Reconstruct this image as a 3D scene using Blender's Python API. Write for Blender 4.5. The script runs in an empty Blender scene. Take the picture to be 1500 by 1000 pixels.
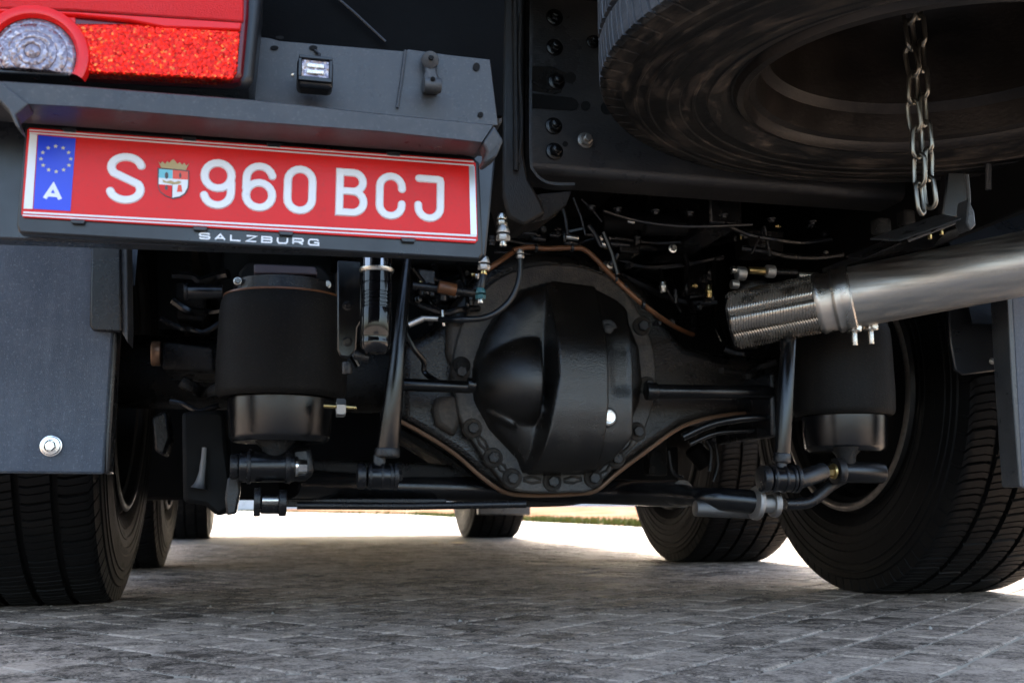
import bpy, bmesh, math, random
from mathutils import Vector, Matrix
random.seed(7)
R = math.radians
PI = math.pi
C = bpy.context.scene.collection
S = bpy.context.scene

# ------------------------------------------------------------------ camera
F, CX, CY, H = 1520.0, 750.0, 500.0, 0.22
YAW, PIT, ROLL = R(13.1), R(9.0), 0.0
fw = Vector((math.sin(YAW)*math.cos(PIT), math.cos(YAW)*math.cos(PIT), math.sin(PIT)))
rt = Vector((math.cos(YAW), -math.sin(YAW), 0)); up = rt.cross(fw)
cam = bpy.data.objects.new('camera', bpy.data.cameras.new('camera')); C.objects.link(cam)
cam.matrix_world = Matrix(((rt.x, up.x, -fw.x, 0), (rt.y, up.y, -fw.y, 0), (rt.z, up.z, -fw.z, H), (0, 0, 0, 1)))
cam.data.sensor_width = 36; cam.data.lens = F/1500*36
cam.data.clip_start = 0.02; cam.data.clip_end = 900
cam.data.dof.use_dof = True; cam.data.dof.focus_distance = 1.75; cam.data.dof.aperture_fstop = 7.5
S.camera = cam

# ------------------------------------------------------------------ light
SUN_EL, SUN_AZ = R(33), R(6)          # sun ahead of the truck, a little to its right
w = bpy.data.worlds.new("World"); S.world = w; w.use_nodes = True
nt = w.node_tree; nt.nodes.clear()
sky = nt.nodes.new('ShaderNodeTexSky'); sky.sky_type = 'NISHITA'; sky.sun_disc = False
sky.sun_elevation = SUN_EL; sky.sun_rotation = SUN_AZ; sky.air_density = 1.0; sky.dust_density = 4.5; sky.ozone_density = .6
bg = nt.nodes.new('ShaderNodeBackground'); bg.inputs[1].default_value = 0.15
ow = nt.nodes.new('ShaderNodeOutputWorld')
nt.links.new(sky.outputs[0], bg.inputs[0]); nt.links.new(bg.outputs[0], ow.inputs[0])
sl = bpy.data.lights.new('sun', 'SUN'); sl.energy = 4.0; sl.angle = R(0.6); sl.color = (1, .95, .87)
so = bpy.data.objects.new('sun', sl); C.objects.link(so)
sd = Vector((math.sin(SUN_AZ)*math.cos(SUN_EL), math.cos(SUN_AZ)*math.cos(SUN_EL), math.sin(SUN_EL)))
so.rotation_euler = (-sd).to_track_quat('-Z', 'Y').to_euler(); so.location = (0, 0, 20)
S.view_settings.view_transform = 'Standard'; S.view_settings.look = 'None'
S.view_settings.exposure = 2.7; S.view_settings.gamma = 1.0
S.render.engine = 'CYCLES'
S.cycles.max_bounces = 8; S.cycles.diffuse_bounces = 4; S.cycles.glossy_bounces = 5

# ------------------------------------------------------------------ materials
MATS = {}
def mat(name, col, rough=.5, metal=0.0, dust=0.0, dcol=(.11, .08, .055), bump=0.0, bscale=60, coat=0.0,
        scratch=0.0, rvar=0.1, dscale=9, spec=.5, rot=0, aniso=0, fleck=0, fcol=(.2, .21, .22)):
    if name in MATS: return MATS[name]
    m = bpy.data.materials.new(name); m.use_nodes = True; n = m.node_tree; b = n.nodes['Principled BSDF']
    L = n.links.new
    b.inputs['Base Color'].default_value = (*col, 1); b.inputs['Roughness'].default_value = rough
    b.inputs['Metallic'].default_value = metal; b.inputs['Coat Weight'].default_value = coat
    b.inputs['Coat Roughness'].default_value = .12; b.inputs['Specular IOR Level'].default_value = spec
    tc = n.nodes.new('ShaderNodeNewGeometry')
    nz = n.nodes.new('ShaderNodeTexNoise'); nz.inputs['Scale'].default_value = dscale; nz.inputs['Detail'].default_value = 8
    nz.inputs['Roughness'].default_value = .65
    if aniso:
        r1 = n.nodes.new('ShaderNodeMapping'); r1.inputs['Rotation'].default_value = (0, 0, R(-rot)); L(tc.outputs['Position'], r1.inputs[0])
        r2 = n.nodes.new('ShaderNodeMapping'); r2.inputs['Scale'].default_value = (1, aniso, aniso); L(r1.outputs[0], r2.inputs[0]); L(r2.outputs[0], nz.inputs['Vector'])
    else: L(tc.outputs['Position'], nz.inputs['Vector'])
    # roughness variation
    mr = n.nodes.new('ShaderNodeMapRange'); mr.inputs[1].default_value = .35; mr.inputs[2].default_value = .7
    mr.inputs[3].default_value = max(.03, rough-rvar); mr.inputs[4].default_value = min(1, rough+rvar)
    L(nz.outputs[0], mr.inputs[0]); L(mr.outputs[0], b.inputs['Roughness'])
    if dust > 0:
        rp = n.nodes.new('ShaderNodeMapRange'); rp.inputs[1].default_value = .5-.22*dust; rp.inputs[2].default_value = .85-.2*dust
        rp.inputs[3].default_value = 0; rp.inputs[4].default_value = min(1, .25+dust*.6); rp.interpolation_type = 'SMOOTHSTEP'
        L(nz.outputs[0], rp.inputs[0])
        n2 = n.nodes.new('ShaderNodeTexNoise'); n2.inputs['Scale'].default_value = 140; n2.inputs['Detail'].default_value = 5
        L(tc.outputs['Position'], n2.inputs['Vector'])
        mu = n.nodes.new('ShaderNodeMath'); mu.operation = 'MULTIPLY'; L(rp.outputs[0], mu.inputs[0])
        m3 = n.nodes.new('ShaderNodeMapRange'); m3.inputs[1].default_value = .3; m3.inputs[2].default_value = .65
        m3.inputs[3].default_value = .35; m3.inputs[4].default_value = 1; L(n2.outputs[0], m3.inputs[0]); L(m3.outputs[0], mu.inputs[1])
        mx = n.nodes.new('ShaderNodeMix'); mx.data_type = 'RGBA'
        mx.inputs[6].default_value = (*col, 1); mx.inputs[7].default_value = (*dcol, 1)
        L(mu.outputs[0], mx.inputs[0]); L(mx.outputs[2], b.inputs['Base Color'])
        if fleck:
            vo = n.nodes.new('ShaderNodeTexNoise'); vo.inputs['Scale'].default_value = 260; vo.inputs['Detail'].default_value = 2; L(tc.outputs['Position'], vo.inputs['Vector'])
            st = n.nodes.new('ShaderNodeMapping'); st.inputs['Scale'].default_value = (9, 9, 1.3); L(tc.outputs['Position'], st.inputs[0])
            sn = n.nodes.new('ShaderNodeTexNoise'); sn.inputs['Scale'].default_value = 3; sn.inputs['Detail'].default_value = 7; sn.inputs['Roughness'].default_value = .7; L(st.outputs[0], sn.inputs['Vector'])
            q1 = n.nodes.new('ShaderNodeMapRange'); q1.inputs[1].default_value = .58; q1.inputs[2].default_value = .7; L(vo.outputs[0], q1.inputs[0])
            q2 = n.nodes.new('ShaderNodeMapRange'); q2.inputs[1].default_value = .45; q2.inputs[2].default_value = .75; q2.inputs[4].default_value = .55; L(sn.outputs[0], q2.inputs[0])
            q3 = n.nodes.new('ShaderNodeMath'); q3.operation = 'ADD'; L(q1.outputs[0], q3.inputs[0]); L(q2.outputs[0], q3.inputs[1])
            q4 = n.nodes.new('ShaderNodeMath'); q4.operation = 'MULTIPLY'; q4.inputs[1].default_value = fleck; q4.use_clamp = True; L(q3.outputs[0], q4.inputs[0])
            mf = n.nodes.new('ShaderNodeMix'); mf.data_type = 'RGBA'; L(q4.outputs[0], mf.inputs[0]); L(mx.outputs[2], mf.inputs[6]); mf.inputs[7].default_value = (*fcol, 1)
            L(mf.outputs[2], b.inputs['Base Color'])
        if metal > 0:
            s_ = n.nodes.new('ShaderNodeMath'); s_.operation = 'MULTIPLY_ADD'; s_.inputs[1].default_value = -metal; s_.inputs[2].default_value = metal
            L(mu.outputs[0], s_.inputs[0]); L(s_.outputs[0], b.inputs['Metallic'])
    if bump > 0:
        n4 = n.nodes.new('ShaderNodeTexNoise'); n4.inputs['Scale'].default_value = bscale; n4.inputs['Detail'].default_value = 6
        mp = n.nodes.new('ShaderNodeMapping'); L(r1.outputs[0] if aniso else tc.outputs['Position'], mp.inputs[0])
        if aniso: mp.inputs['Scale'].default_value = (1, aniso, aniso); L(mp.outputs[0], n4.inputs['Vector'])
        if scratch: mp.inputs['Scale'].default_value = (1, 1, scratch)
        bp = n.nodes.new('ShaderNodeBump'); bp.inputs['Strength'].default_value = bump; bp.inputs['Distance'].default_value = .002
        L(n4.outputs[0], bp.inputs['Height']); L(bp.outputs[0], b.inputs['Normal'])
    MATS[name] = m
    return m

GLOSS = mat('gloss_black_paint', (.003, .003, .0035), .15, dust=.3, dcol=(.02, .018, .016), bump=.15, bscale=90, rvar=.08, fleck=.2, fcol=(.04, .035, .03))
CASTG = mat('smooth_black_casting', (.006, .0055, .005), .21, dust=.4, dcol=(.03, .023, .017), bump=.45, bscale=190, rvar=.1, spec=.6, fleck=.3, fcol=(.05, .04, .031))
CAST = mat('black_cast_housing', (.005, .0046, .0042), .3, dust=.5, dcol=(.028, .022, .017), bump=.8, bscale=130, rvar=.14, spec=.38, fleck=.3, fcol=(.05, .04, .031))
SATIN = mat('satin_black_steel', (.006, .006, .007), .27, dust=.3, dcol=(.028, .021, .016), bump=.25, bscale=110, spec=.45, fleck=.3, fcol=(.05, .04, .031))
DARK = mat('dark_dirty_steel', (.003, .003, .003), .7, dust=.25, dcol=(.012, .01, .008), bump=.3, spec=.2)
GREYP = mat('blue_grey_painted_sheet', (.028, .030, .033), .36, dust=.6, dcol=(.072, .07, .067), fleck=.25, fcol=(.13, .125, .12), bump=.3, bscale=160, dscale=14)
FLAPM = mat('speckled_grey_plastic', (.04, .052, .072), .48, dust=.8, dcol=(.085, .098, .122), fleck=.45, fcol=(.17, .19, .22), bump=1.0, bscale=420, dscale=22)
PLAST = mat('black_plastic', (.008, .009, .011), .35, bump=.1, bscale=200)
def tyremat(name, col, dcol, lo, hi, amt, rough=.55, spec=.35):
    """rubber with dust wiped round the wheel's axis (object X axis)"""
    m = bpy.data.materials.new(name); m.use_nodes = True; n = m.node_tree; b = n.nodes['Principled BSDF']; L = n.links.new
    tc = n.nodes.new('ShaderNodeTexCoord'); sp = n.nodes.new('ShaderNodeSeparateXYZ'); L(tc.outputs['Object'], sp.inputs[0])
    def mth(op, a, b_=None):
        q = n.nodes.new('ShaderNodeMath'); q.operation = op
        for k, v in enumerate((a, b_)):
            if v is None: continue
            if isinstance(v, (int, float)): q.inputs[k].default_value = v
            else: L(v, q.inputs[k])
        return q.outputs[0]
    rad = mth('SQRT', mth('ADD', mth('MULTIPLY', sp.outputs[1], sp.outputs[1]), mth('MULTIPLY', sp.outputs[2], sp.outputs[2])))
    cs, sn = mth('DIVIDE', sp.outputs[1], rad), mth('DIVIDE', sp.outputs[2], rad)
    cb = n.nodes.new('ShaderNodeCombineXYZ'); L(mth('MULTIPLY', cs, 3.2), cb.inputs[0]); L(mth('MULTIPLY', sn, 3.2), cb.inputs[1]); L(mth('MULTIPLY', rad, 38.0), cb.inputs[2])
    nz = n.nodes.new('ShaderNodeTexNoise'); nz.inputs['Scale'].default_value = 1.0; nz.inputs['Detail'].default_value = 10; nz.inputs['Roughness'].default_value = .68; L(cb.outputs[0], nz.inputs['Vector'])
    mr = n.nodes.new('ShaderNodeMapRange'); mr.inputs[1].default_value = lo; mr.inputs[2].default_value = hi; mr.inputs[4].default_value = amt; mr.interpolation_type = 'SMOOTHSTEP'; L(nz.outputs[0], mr.inputs[0])
    n2 = n.nodes.new('ShaderNodeTexNoise'); n2.inputs['Scale'].default_value = 45; n2.inputs['Detail'].default_value = 8; L(tc.outputs['Object'], n2.inputs['Vector'])
    m2 = n.nodes.new('ShaderNodeMapRange'); m2.inputs[1].default_value = .3; m2.inputs[2].default_value = .65; m2.inputs[3].default_value = .3; L(n2.outputs[0], m2.inputs[0])
    f = mth('MULTIPLY', mr.outputs[0], m2.outputs[0])
    mx = n.nodes.new('ShaderNodeMix'); mx.data_type = 'RGBA'; mx.inputs[6].default_value = (*col, 1); mx.inputs[7].default_value = (*dcol, 1); L(f, mx.inputs[0]); L(mx.outputs[2], b.inputs['Base Color'])
    b.inputs['Specular IOR Level'].default_value = spec
    L(mth('ADD', mth('MULTIPLY', f, .3), rough-.1), b.inputs['Roughness'])
    bp = n.nodes.new('ShaderNodeBump'); bp.inputs['Strength'].default_value = .6; bp.inputs['Distance'].default_value = .002; L(mth('ADD', nz.outputs[0], n2.outputs[0]), bp.inputs['Height']); L(bp.outputs[0], b.inputs['Normal'])
    return m
RUB = tyremat('tyre_rubber', (.0045, .0043, .0042), (.016, .0135, .011), .5, .75, .8, .68, .16)
RUBD = tyremat('dusty_tyre_rubber', (.008, .007, .006), (.1, .075, .056), .46, .66, .95, .6)
BELL = mat('bellows_rubber', (.005, .0045, .004), .65, dust=.45, dcol=(.016, .013, .01), bump=.5, bscale=50, scratch=5, spec=.15, fleck=.3, fcol=(.035, .029, .023))
PIPEM = mat('brushed_pipe_steel', (.47, .45, .42), .4, 1.0, dust=.5, dcol=(.2, .155, .11), bump=.12, bscale=9, dscale=5, rot=-36.5, aniso=22, rvar=.08)
STAIN = mat('brushed_stainless', (.6, .56, .51), .3, 1.0, dust=.15, dcol=(.3, .22, .15), bump=.2, bscale=160, dscale=6)
STEEL = mat('zinc_steel', (.6, .58, .53), .3, 1.0, dust=.15, bump=.15, bscale=150)
BRIGHT = mat('bright_bolt_steel', (.8, .79, .76), .22, 1.0, rvar=.06)
CHAINM = mat('yellow_zinc_chain', (.21, .19, .155), .36, 1.0, dust=.3, dcol=(.14, .1, .06))
RUSTM = mat('worn_rusty_edge', (.3, .17, .1), .38, .8, dust=.5, dcol=(.12, .06, .035))
WORN = mat('worn_rim_edge', (.32, .27, .23), .4, .8, dust=.7, dcol=(.05, .035, .025), dscale=30)
COPP = mat('orange_brown_conduit', (.17, .07, .028), .38, .2, dust=.6, dcol=(.03, .016, .01), dscale=25)
BRASS = mat('brass_fitting', (.5, .37, .16), .3, 1.0)
GREEN = mat('blue_green_hose_collar', (.03, .12, .13), .4)
ALUD = mat('dull_cast_link', (.17, .165, .16), .45, 1.0, dust=.4, bump=.4, bscale=160)
ALU = mat('cast_aluminium', (.55, .54, .52), .42, 1.0, dust=.2, bump=.3, bscale=200)
RED = mat('red_plate_film', (.68, .011, .009), .33, dust=.3, dcol=(.36, .02, .018), bump=.08, bscale=30, rvar=.05, spec=.25, fleck=.12, fcol=(.22, .06, .05))
WHITE = mat('white_character_print', (.74, .74, .75), .35, dust=.2, dcol=(.5, .47, .44), rvar=.05)
BLUE = mat('blue_plate_band', (.01, .045, .62), .35, rvar=.05)
GOLD = mat('gold_print', (.42, .3, .12), .4)
SILV = mat('silver_plate_edge', (.55, .55, .55), .3, .6)
CYAN = mat('light_blue_print', (.16, .5, .58), .4)
DGREY = mat('dark_print', (.08, .06, .06), .5)
REDP = mat('orange_red_print', (.75, .07, .03), .4)

def lensmat(name, c1, c2, scale, tilt=.5, metal=.6, lo=.8, rough=.16):
    m = bpy.data.materials.new(name); m.use_nodes = True; n = m.node_tree; b = n.nodes['Principled BSDF']; L = n.links.new
    g = n.nodes.new('ShaderNodeNewGeometry'); v = n.nodes.new('ShaderNodeTexVoronoi'); v.inputs['Scale'].default_value = scale
    L(g.outputs['Position'], v.inputs['Vector'])
    cr = n.nodes.new('ShaderNodeValToRGB'); cr.color_ramp.elements[0].color = (*c1, 1); cr.color_ramp.elements[1].color = (*c2, 1)
    cr.color_ramp.elements[0].position = lo; cr.color_ramp.elements[1].position = 1.0
    sp = n.nodes.new('ShaderNodeSeparateColor'); L(v.outputs['Color'], sp.inputs[0]); L(sp.outputs[0], cr.inputs[0])
    L(cr.outputs[0], b.inputs['Base Color']); b.inputs['Roughness'].default_value = rough; b.inputs['Metallic'].default_value = metal
    b.inputs['Coat Weight'].default_value = .08; b.inputs['Coat Roughness'].default_value = .04
    a = n.nodes.new('ShaderNodeVectorMath'); a.operation = 'SUBTRACT'; a.inputs[1].default_value = (.5, .5, .5); L(v.outputs['Color'], a.inputs[0])
    sc_ = n.nodes.new('ShaderNodeVectorMath'); sc_.operation = 'SCALE'; sc_.inputs['Scale'].default_value = tilt; L(a.outputs[0], sc_.inputs[0])
    ad = n.nodes.new('ShaderNodeVectorMath'); ad.operation = 'ADD'; L(g.outputs['Normal'], ad.inputs[0]); L(sc_.outputs[0], ad.inputs[1])
    nm = n.nodes.new('ShaderNodeVectorMath'); nm.operation = 'NORMALIZE'; L(ad.outputs[0], nm.inputs[0]); L(nm.outputs[0], b.inputs['Normal'])
    return m
LENSR = lensmat('red_reflector_lens', (.85, .014, .004), (1.0, .22, .04), 430, .9, .75, .86)
LENSR2 = mat('smooth_red_lens', (.72, .008, .006), .14, rvar=.04, spec=.35)
LENSC = lensmat('clear_lens', (.22, .18, .2), (.4, .34, .37), 330, .45, .6, .5)
LEDM = lensmat('led_lens', (.9, .86, .76), (1, .97, .9), 500, .5, .2, .5)

# ------------------------------------------------------------------ helpers
def P(x, y, Y):
    r = fw + rt*((x-CX)/F) + up*((CY-y)/F)
    return Vector((r.x*Y/r.y, Y, H + r.z*Y/r.y))
def PG(x, y, Z=0.0):
    r = fw + rt*((x-CX)/F) + up*((CY-y)/F); t = (Z-H)/r.z
    return Vector((r.x*t, r.y*t, Z))
def px(n, Y, x=750):
    """length in metres of n photo pixels at distance Y"""
    return (P(x+n/2, 600, Y)-P(x-n/2, 600, Y)).length
WL = {}
def wl(o): return WL.get(o.name, Vector((0, 0, 0)))
def empty(name, loc, parent=None):
    o = bpy.data.objects.new(name, None); C.objects.link(o); o.empty_display_size = .1
    loc = Vector(loc); WL[o.name] = loc
    if parent: o.parent = parent; o.location = loc - wl(parent)
    else: o.location = loc
    return o
class M:
    def __init__(s): s.v = []; s.f = []
    def add(s, vs, fs):
        k = len(s.v); s.v += [Vector(a) for a in vs]; s.f += [tuple(i+k for i in f) for f in fs]; return s
    def box(s, c, d, rot=None):
        c = Vector(c); vs = []
        for i in range(8):
            q = Vector(((i & 1)-.5, ((i >> 1) & 1)-.5, ((i >> 2) & 1)-.5)); q = Vector((q.x*d[0], q.y*d[1], q.z*d[2]))
            if rot: q = rot @ q
            vs.append(c+q)
        return s.add(vs, [(0, 2, 3, 1), (4, 5, 7, 6), (0, 1, 5, 4), (2, 6, 7, 3), (0, 4, 6, 2), (1, 3, 7, 5)])
    def prism(s, pts, d):
        """closed outline (3-D points) extruded by the vector d"""
        n = len(pts); d = Vector(d); vs = [Vector(p) for p in pts]+[Vector(p)+d for p in pts]
        return s.add(vs, [tuple(range(n))[::-1], tuple(range(n, 2*n))]+[(i, (i+1) % n, n+(i+1) % n, n+i) for i in range(n)])
    def lathe(s, prof, o, ax, n=32, a0=0, a1=2*PI, close=False):
        """prof = [(t along axis, radius)]"""
        o = Vector(o); ax = Vector(ax).normalized()
        u = ax.orthogonal().normalized(); v = ax.cross(u)
        full = abs(a1-a0-2*PI) < 1e-6; m = n if full else n+1; vs = []
        for k in range(m):
            a = a0+(a1-a0)*k/n; dr = u*math.cos(a)+v*math.sin(a)
            vs += [o+ax*t+dr*r for t, r in prof]
        q = len(prof); fs = []
        for k in range(n):
            k2 = (k+1) % m
            for j in range(q-1 if not close else q): 
                j2 = (j+1) % q
                fs.append((k*q+j, k2*q+j, k2*q+j2, k*q+j2))
        return s.add(vs, fs)
    def cyl(s, p0, p1, r0, r1=None, n=24, ch=.12):
        r1 = r0 if r1 is None else r1
        p0, p1 = Vector(p0), Vector(p1); l = (p1-p0).length; c0 = min(r0*ch, l*.2); c1 = min(r1*ch, l*.2)
        return s.lathe([(0, 1e-5), (0, r0-c0), (c0*.3, r0-c0*.3), (c0, r0), (l-c1, r1), (l-c1*.3, r1-c1*.3), (l, r1-c1), (l, 1e-5)], p0, p1-p0, n)
    def tube(s, path, r, n=12):
        path = [Vector(p) for p in path]; rs = r if isinstance(r, (list, tuple)) else [r]*len(path)
        ref = None; vs = []
        for i, p in enumerate(path):
            a = path[max(0, i-1)]; b = path[min(len(path)-1, i+1)]; t = (b-a).normalized()
            if ref is None: ref = t.orthogonal().normalized()
            ref = (ref-t*ref.dot(t)).normalized(); v = t.cross(ref)
            for k in range(n):
                an = 2*PI*k/n; vs.append(p+(ref*math.cos(an)+v*math.sin(an))*rs[i])
        fs = []
        for i in range(len(path)-1):
            for k in range(n): fs.append((i*n+k, i*n+(k+1) % n, (i+1)*n+(k+1) % n, (i+1)*n+k))
        fs.append(tuple(range(n))[::-1]); fs.append(tuple((len(path)-1)*n+k for k in range(n)))
        return s.add(vs, fs)
    def hexbolt(s, c, ax, r, h=None, washer=True):
        """hex head on a flange washer, projecting along ax from c"""
        c = Vector(c); ax = Vector(ax).normalized(); h = h or r*.8
        if washer: s.cyl(c, c+ax*h*.3, r*1.45, r*1.35, 20)
        s.lathe([(h*.25, r), (h*.85, r), (h, r*.85), (h, 1e-5)], c, ax, 6)
        return s
    def build(s, name, m, parent=None, bevel=0, smooth=40, kind=None, label=None):
        lo = Vector((min(v.x for v in s.v), min(v.y for v in s.v), min(v.z for v in s.v)))
        hi = Vector((max(v.x for v in s.v), max(v.y for v in s.v), max(v.z for v in s.v))); c = (lo+hi)/2
        me = bpy.data.meshes.new(name); me.from_pydata([v-c for v in s.v], [], s.f)
        bm = bmesh.new(); bm.from_mesh(me); bmesh.ops.remove_doubles(bm, verts=bm.verts, dist=2e-5)
        bmesh.ops.recalc_face_normals(bm, faces=bm.faces); bm.to_mesh(me); bm.free()
        me.materials.append(m)
        if smooth: me.shade_smooth(); me.set_sharp_from_angle(angle=R(smooth))
        o = bpy.data.objects.new(name, me); C.objects.link(o); WL[o.name] = c
        if parent: o.parent = parent; o.location = c-wl(parent)
        else: o.location = c
        if bevel:
            b = o.modifiers.new('bevel', 'BEVEL'); b.width = bevel; b.segments = 2; b.limit_method = 'ANGLE'; b.angle_limit = R(50)
        if kind: o['kind'] = kind
        if label: o['label'] = label
        return o
def each(m_, name, mt, parent, **kw):
    """build every separate piece collected in m_ as an object of its own"""
    par = list(range(len(m_.v)))
    def fd(a):
        while par[a] != a: par[a] = par[par[a]]; a = par[a]
        return a
    for f in m_.f:
        for b in f[1:]: par[fd(f[0])] = fd(b)
    grp = {}
    for f in m_.f: grp.setdefault(fd(f[0]), []).append(f)
    for fs in grp.values():
        idx = sorted({i for f in fs for i in f}); mp = {a: i for i, a in enumerate(idx)}
        q_ = M(); q_.v = [m_.v[i] for i in idx]; q_.f = [tuple(mp[i] for i in f) for f in fs]; q_.build(name, mt, parent, **kw)
def smoothpath(pts, sub=6):
    pts = [Vector(p) for p in pts]; out = []
    for i in range(len(pts)-1):
        p0 = pts[max(0, i-1)]; p1 = pts[i]; p2 = pts[i+1]; p3 = pts[min(len(pts)-1, i+2)]
        for k in range(sub):
            t = k/sub
            out.append(.5*((2*p1)+(p2-p0)*t+(2*p0-5*p1+4*p2-p3)*t*t+(3*p1-p0-3*p2+p3)*t**3))
    out.append(pts[-1]); return out
def hose(pts, r, sub=6, n=10):
    return M().tube(smoothpath([P(*p) for p in pts], sub), r, n)
def tag(o, label, cat, group=None):
    o['label'] = label; o['category'] = cat
    if group: o['group'] = group
BACK = Vector((0, -1, 0))
XC, YA = 0.585, 2.5                     # truck's centre line, rear axle

# ------------------------------------------------------------------ ground
def groundmat(name, dark, light, joint):
    m = bpy.data.materials.new(name); m.use_nodes = True; n = m.node_tree; b = n.nodes['Principled BSDF']; L = n.links.new
    g = n.nodes.new('ShaderNodeNewGeometry')
    a = n.nodes.new('ShaderNodeTexNoise'); a.inputs['Scale'].default_value = 3.5; a.inputs['Detail'].default_value = 9; a.inputs['Roughness'].default_value = .7
    L(g.outputs['Position'], a.inputs['Vector'])
    c = n.nodes.new('ShaderNodeTexNoise'); c.inputs['Scale'].default_value = 170; c.inputs['Detail'].default_value = 6; c.inputs['Roughness'].default_value = .7
    L(g.outputs['Position'], c.inputs['Vector'])
    mx = n.nodes.new('ShaderNodeMath'); mx.operation = 'MULTIPLY_ADD'; mx.inputs[1].default_value = .6; L(c.outputs[0], mx.inputs[0])
    f2 = n.nodes.new('ShaderNodeTexNoise'); f2.inputs['Scale'].default_value = 26; f2.inputs['Detail'].default_value = 8; f2.inputs['Roughness'].default_value = .75
    L(g.outputs['Position'], f2.inputs['Vector'])
    m2 = n.nodes.new('ShaderNodeMath'); m2.operation = 'MULTIPLY'; m2.inputs[1].default_value = .42; L(a.outputs[0], m2.inputs[0])
    m2b = n.nodes.new('ShaderNodeMath'); m2b.operation = 'MULTIPLY_ADD'; m2b.inputs[1].default_value = .72; L(f2.outputs[0], m2b.inputs[0]); L(m2.outputs[0], m2b.inputs[2])
    L(m2b.outputs[0], mx.inputs[2])
    oi = n.nodes.new('ShaderNodeObjectInfo'); at_ = n.nodes.new('ShaderNodeAttribute'); at_.attribute_name = 'tone'
    ad = n.nodes.new('ShaderNodeMath'); ad.operation = 'ADD'; L(oi.outputs['Random'], ad.inputs[0]); L(at_.outputs['Fac'], ad.inputs[1])
    fr = n.nodes.new('ShaderNodeMath'); fr.operation = 'FRACT'; L(ad.outputs[0], fr.inputs[0])
    m3 = n.nodes.new('ShaderNodeMath'); m3.operation = 'MULTIPLY_ADD'; m3.inputs[1].default_value = .1; m3.inputs[2].default_value = -.05
    L(fr.outputs[0], m3.inputs[0])
    m4 = n.nodes.new('ShaderNodeMath'); m4.operation = 'ADD'; L(mx.outputs[0], m4.inputs[0]); L(m3.outputs[0], m4.inputs[1])
    cr = n.nodes.new('ShaderNodeValToRGB'); cr.color_ramp.elements[0].position = .75; cr.color_ramp.elements[1].position = .97
    cr.color_ramp.elements[0].color = (*dark, 1); cr.color_ramp.elements[1].color = (*light, 1)
    L(m4.outputs[0], cr.inputs[0])
    src = cr.outputs[0]
    if joint:
        mp = n.nodes.new('ShaderNodeMapping'); mp.inputs['Rotation'].default_value = (0, 0, R(-40.5)); L(g.outputs['Position'], mp.inputs[0])
        bt = n.nodes.new('ShaderNodeTexBrick'); bt.inputs['Scale'].default_value = 1; bt.offset = 0; bt.inputs['Mortar Size'].default_value = .003
        bt.inputs['Brick Width'].default_value = .1; bt.inputs['Row Height'].default_value = .1
        bt.inputs['Mortar'].default_value = (.3, .28, .25, 1)
        L(mp.outputs[0], bt.inputs['Vector']); L(src, bt.inputs['Color1']); L(src, bt.inputs['Color2']); src = bt.outputs[0]
    L(src, b.inputs['Base Color'])
    rr = n.nodes.new('ShaderNodeMapRange'); rr.inputs[1].default_value = .4; rr.inputs[2].default_value = .65; rr.inputs[3].default_value = .6; rr.inputs[4].default_value = .95
    L(a.outputs[0], rr.inputs[0]); L(rr.outputs[0], b.inputs['Roughness'])
    b.inputs['Specular IOR Level'].default_value = .22
    bp = n.nodes.new('ShaderNodeBump'); bp.inputs['Strength'].default_value = 1.0; bp.inputs['Distance'].default_value = .006
    L(mx.outputs[0], bp.inputs['Height']); L(bp.outputs[0], b.inputs['Normal'])
    return m
GM = groundmat('worn_concrete_paver', (.055, .041, .031), (.52, .405, .32), False)
GM2 = groundmat('far_block_paving', (.06, .047, .037), (.25, .205, .17), True)
SAND = mat('joint_sand', (.46, .39, .3), .9, dust=.4, dcol=(.12, .1, .08), bump=.8, bscale=300, dscale=5)
GX0, GX1, GY0, GY1 = -1.6, 4.2, 0.3, 6.4
m = M()     # the sheet round the laid pavers, and the sand bed under them, are one ground with a shallow well
def q(x0, y0, x1, y1, z): m.add([(x0, y0, z), (x1, y0, z), (x1, y1, z), (x0, y1, z)], [(0, 1, 2, 3)])
B_ = 300
q(-B_, -B_, B_, GY0, 0); q(-B_, GY1, B_, B_, 0); q(-B_, GY0, GX0, GY1, 0); q(GX1, GY0, B_, GY1, 0)
ground = m.build('pavement', GM2, smooth=0); ground['kind'] = 'structure'; ground['label'] = 'grey concrete block paving under and round the truck'
m = M(); q(GX0-.05, GY0-.05, GX1+.05, GY1+.05, -.0028)
bed = m.build('sand_bed', SAND, ground, smooth=0, kind='stuff')
# pavers: 0.1 m squares laid diagonally
th = R(40.5); e1 = Vector((math.cos(th), math.sin(th), 0)); e2 = Vector((-math.sin(th), math.cos(th), 0))
PS = .1005
def paver_verts(s, h, seed):
    rnd = random.Random(seed); a = s/2; c = .007; o = []
    ring = [(-a+c, -a), (0, -a+rnd.uniform(0, .0008)), (a-c, -a), (a, -a+c), (a-rnd.uniform(0, .0008), 0), (a, a-c), (a-c, a), (0, a-rnd.uniform(0, .0008)), (-a+c, a), (-a, a-c), (-a+rnd.uniform(0, .0008), 0), (-a, -a+c)]
    ring = [(x+rnd.uniform(-.0006, .0006), y+rnd.uniform(-.0006, .0006)) for x, y in ring]
    k = len(ring)
    vs = [(x, y, -.02) for x, y in ring]+[(x, y, h-.003) for x, y in ring]+[(x*.95, y*.95, h) for x, y in ring]+[(0, 0, h+.0004)]
    fs = [(i, (i+1) % k, k+(i+1) % k, k+i) for i in range(k)]+[(k+i, k+(i+1) % k, 2*k+(i+1) % k, 2*k+i) for i in range(k)]+[(2*k+i, 2*k+(i+1) % k, 3*k) for i in range(k)]
    return vs, fs
pmesh = []
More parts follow.
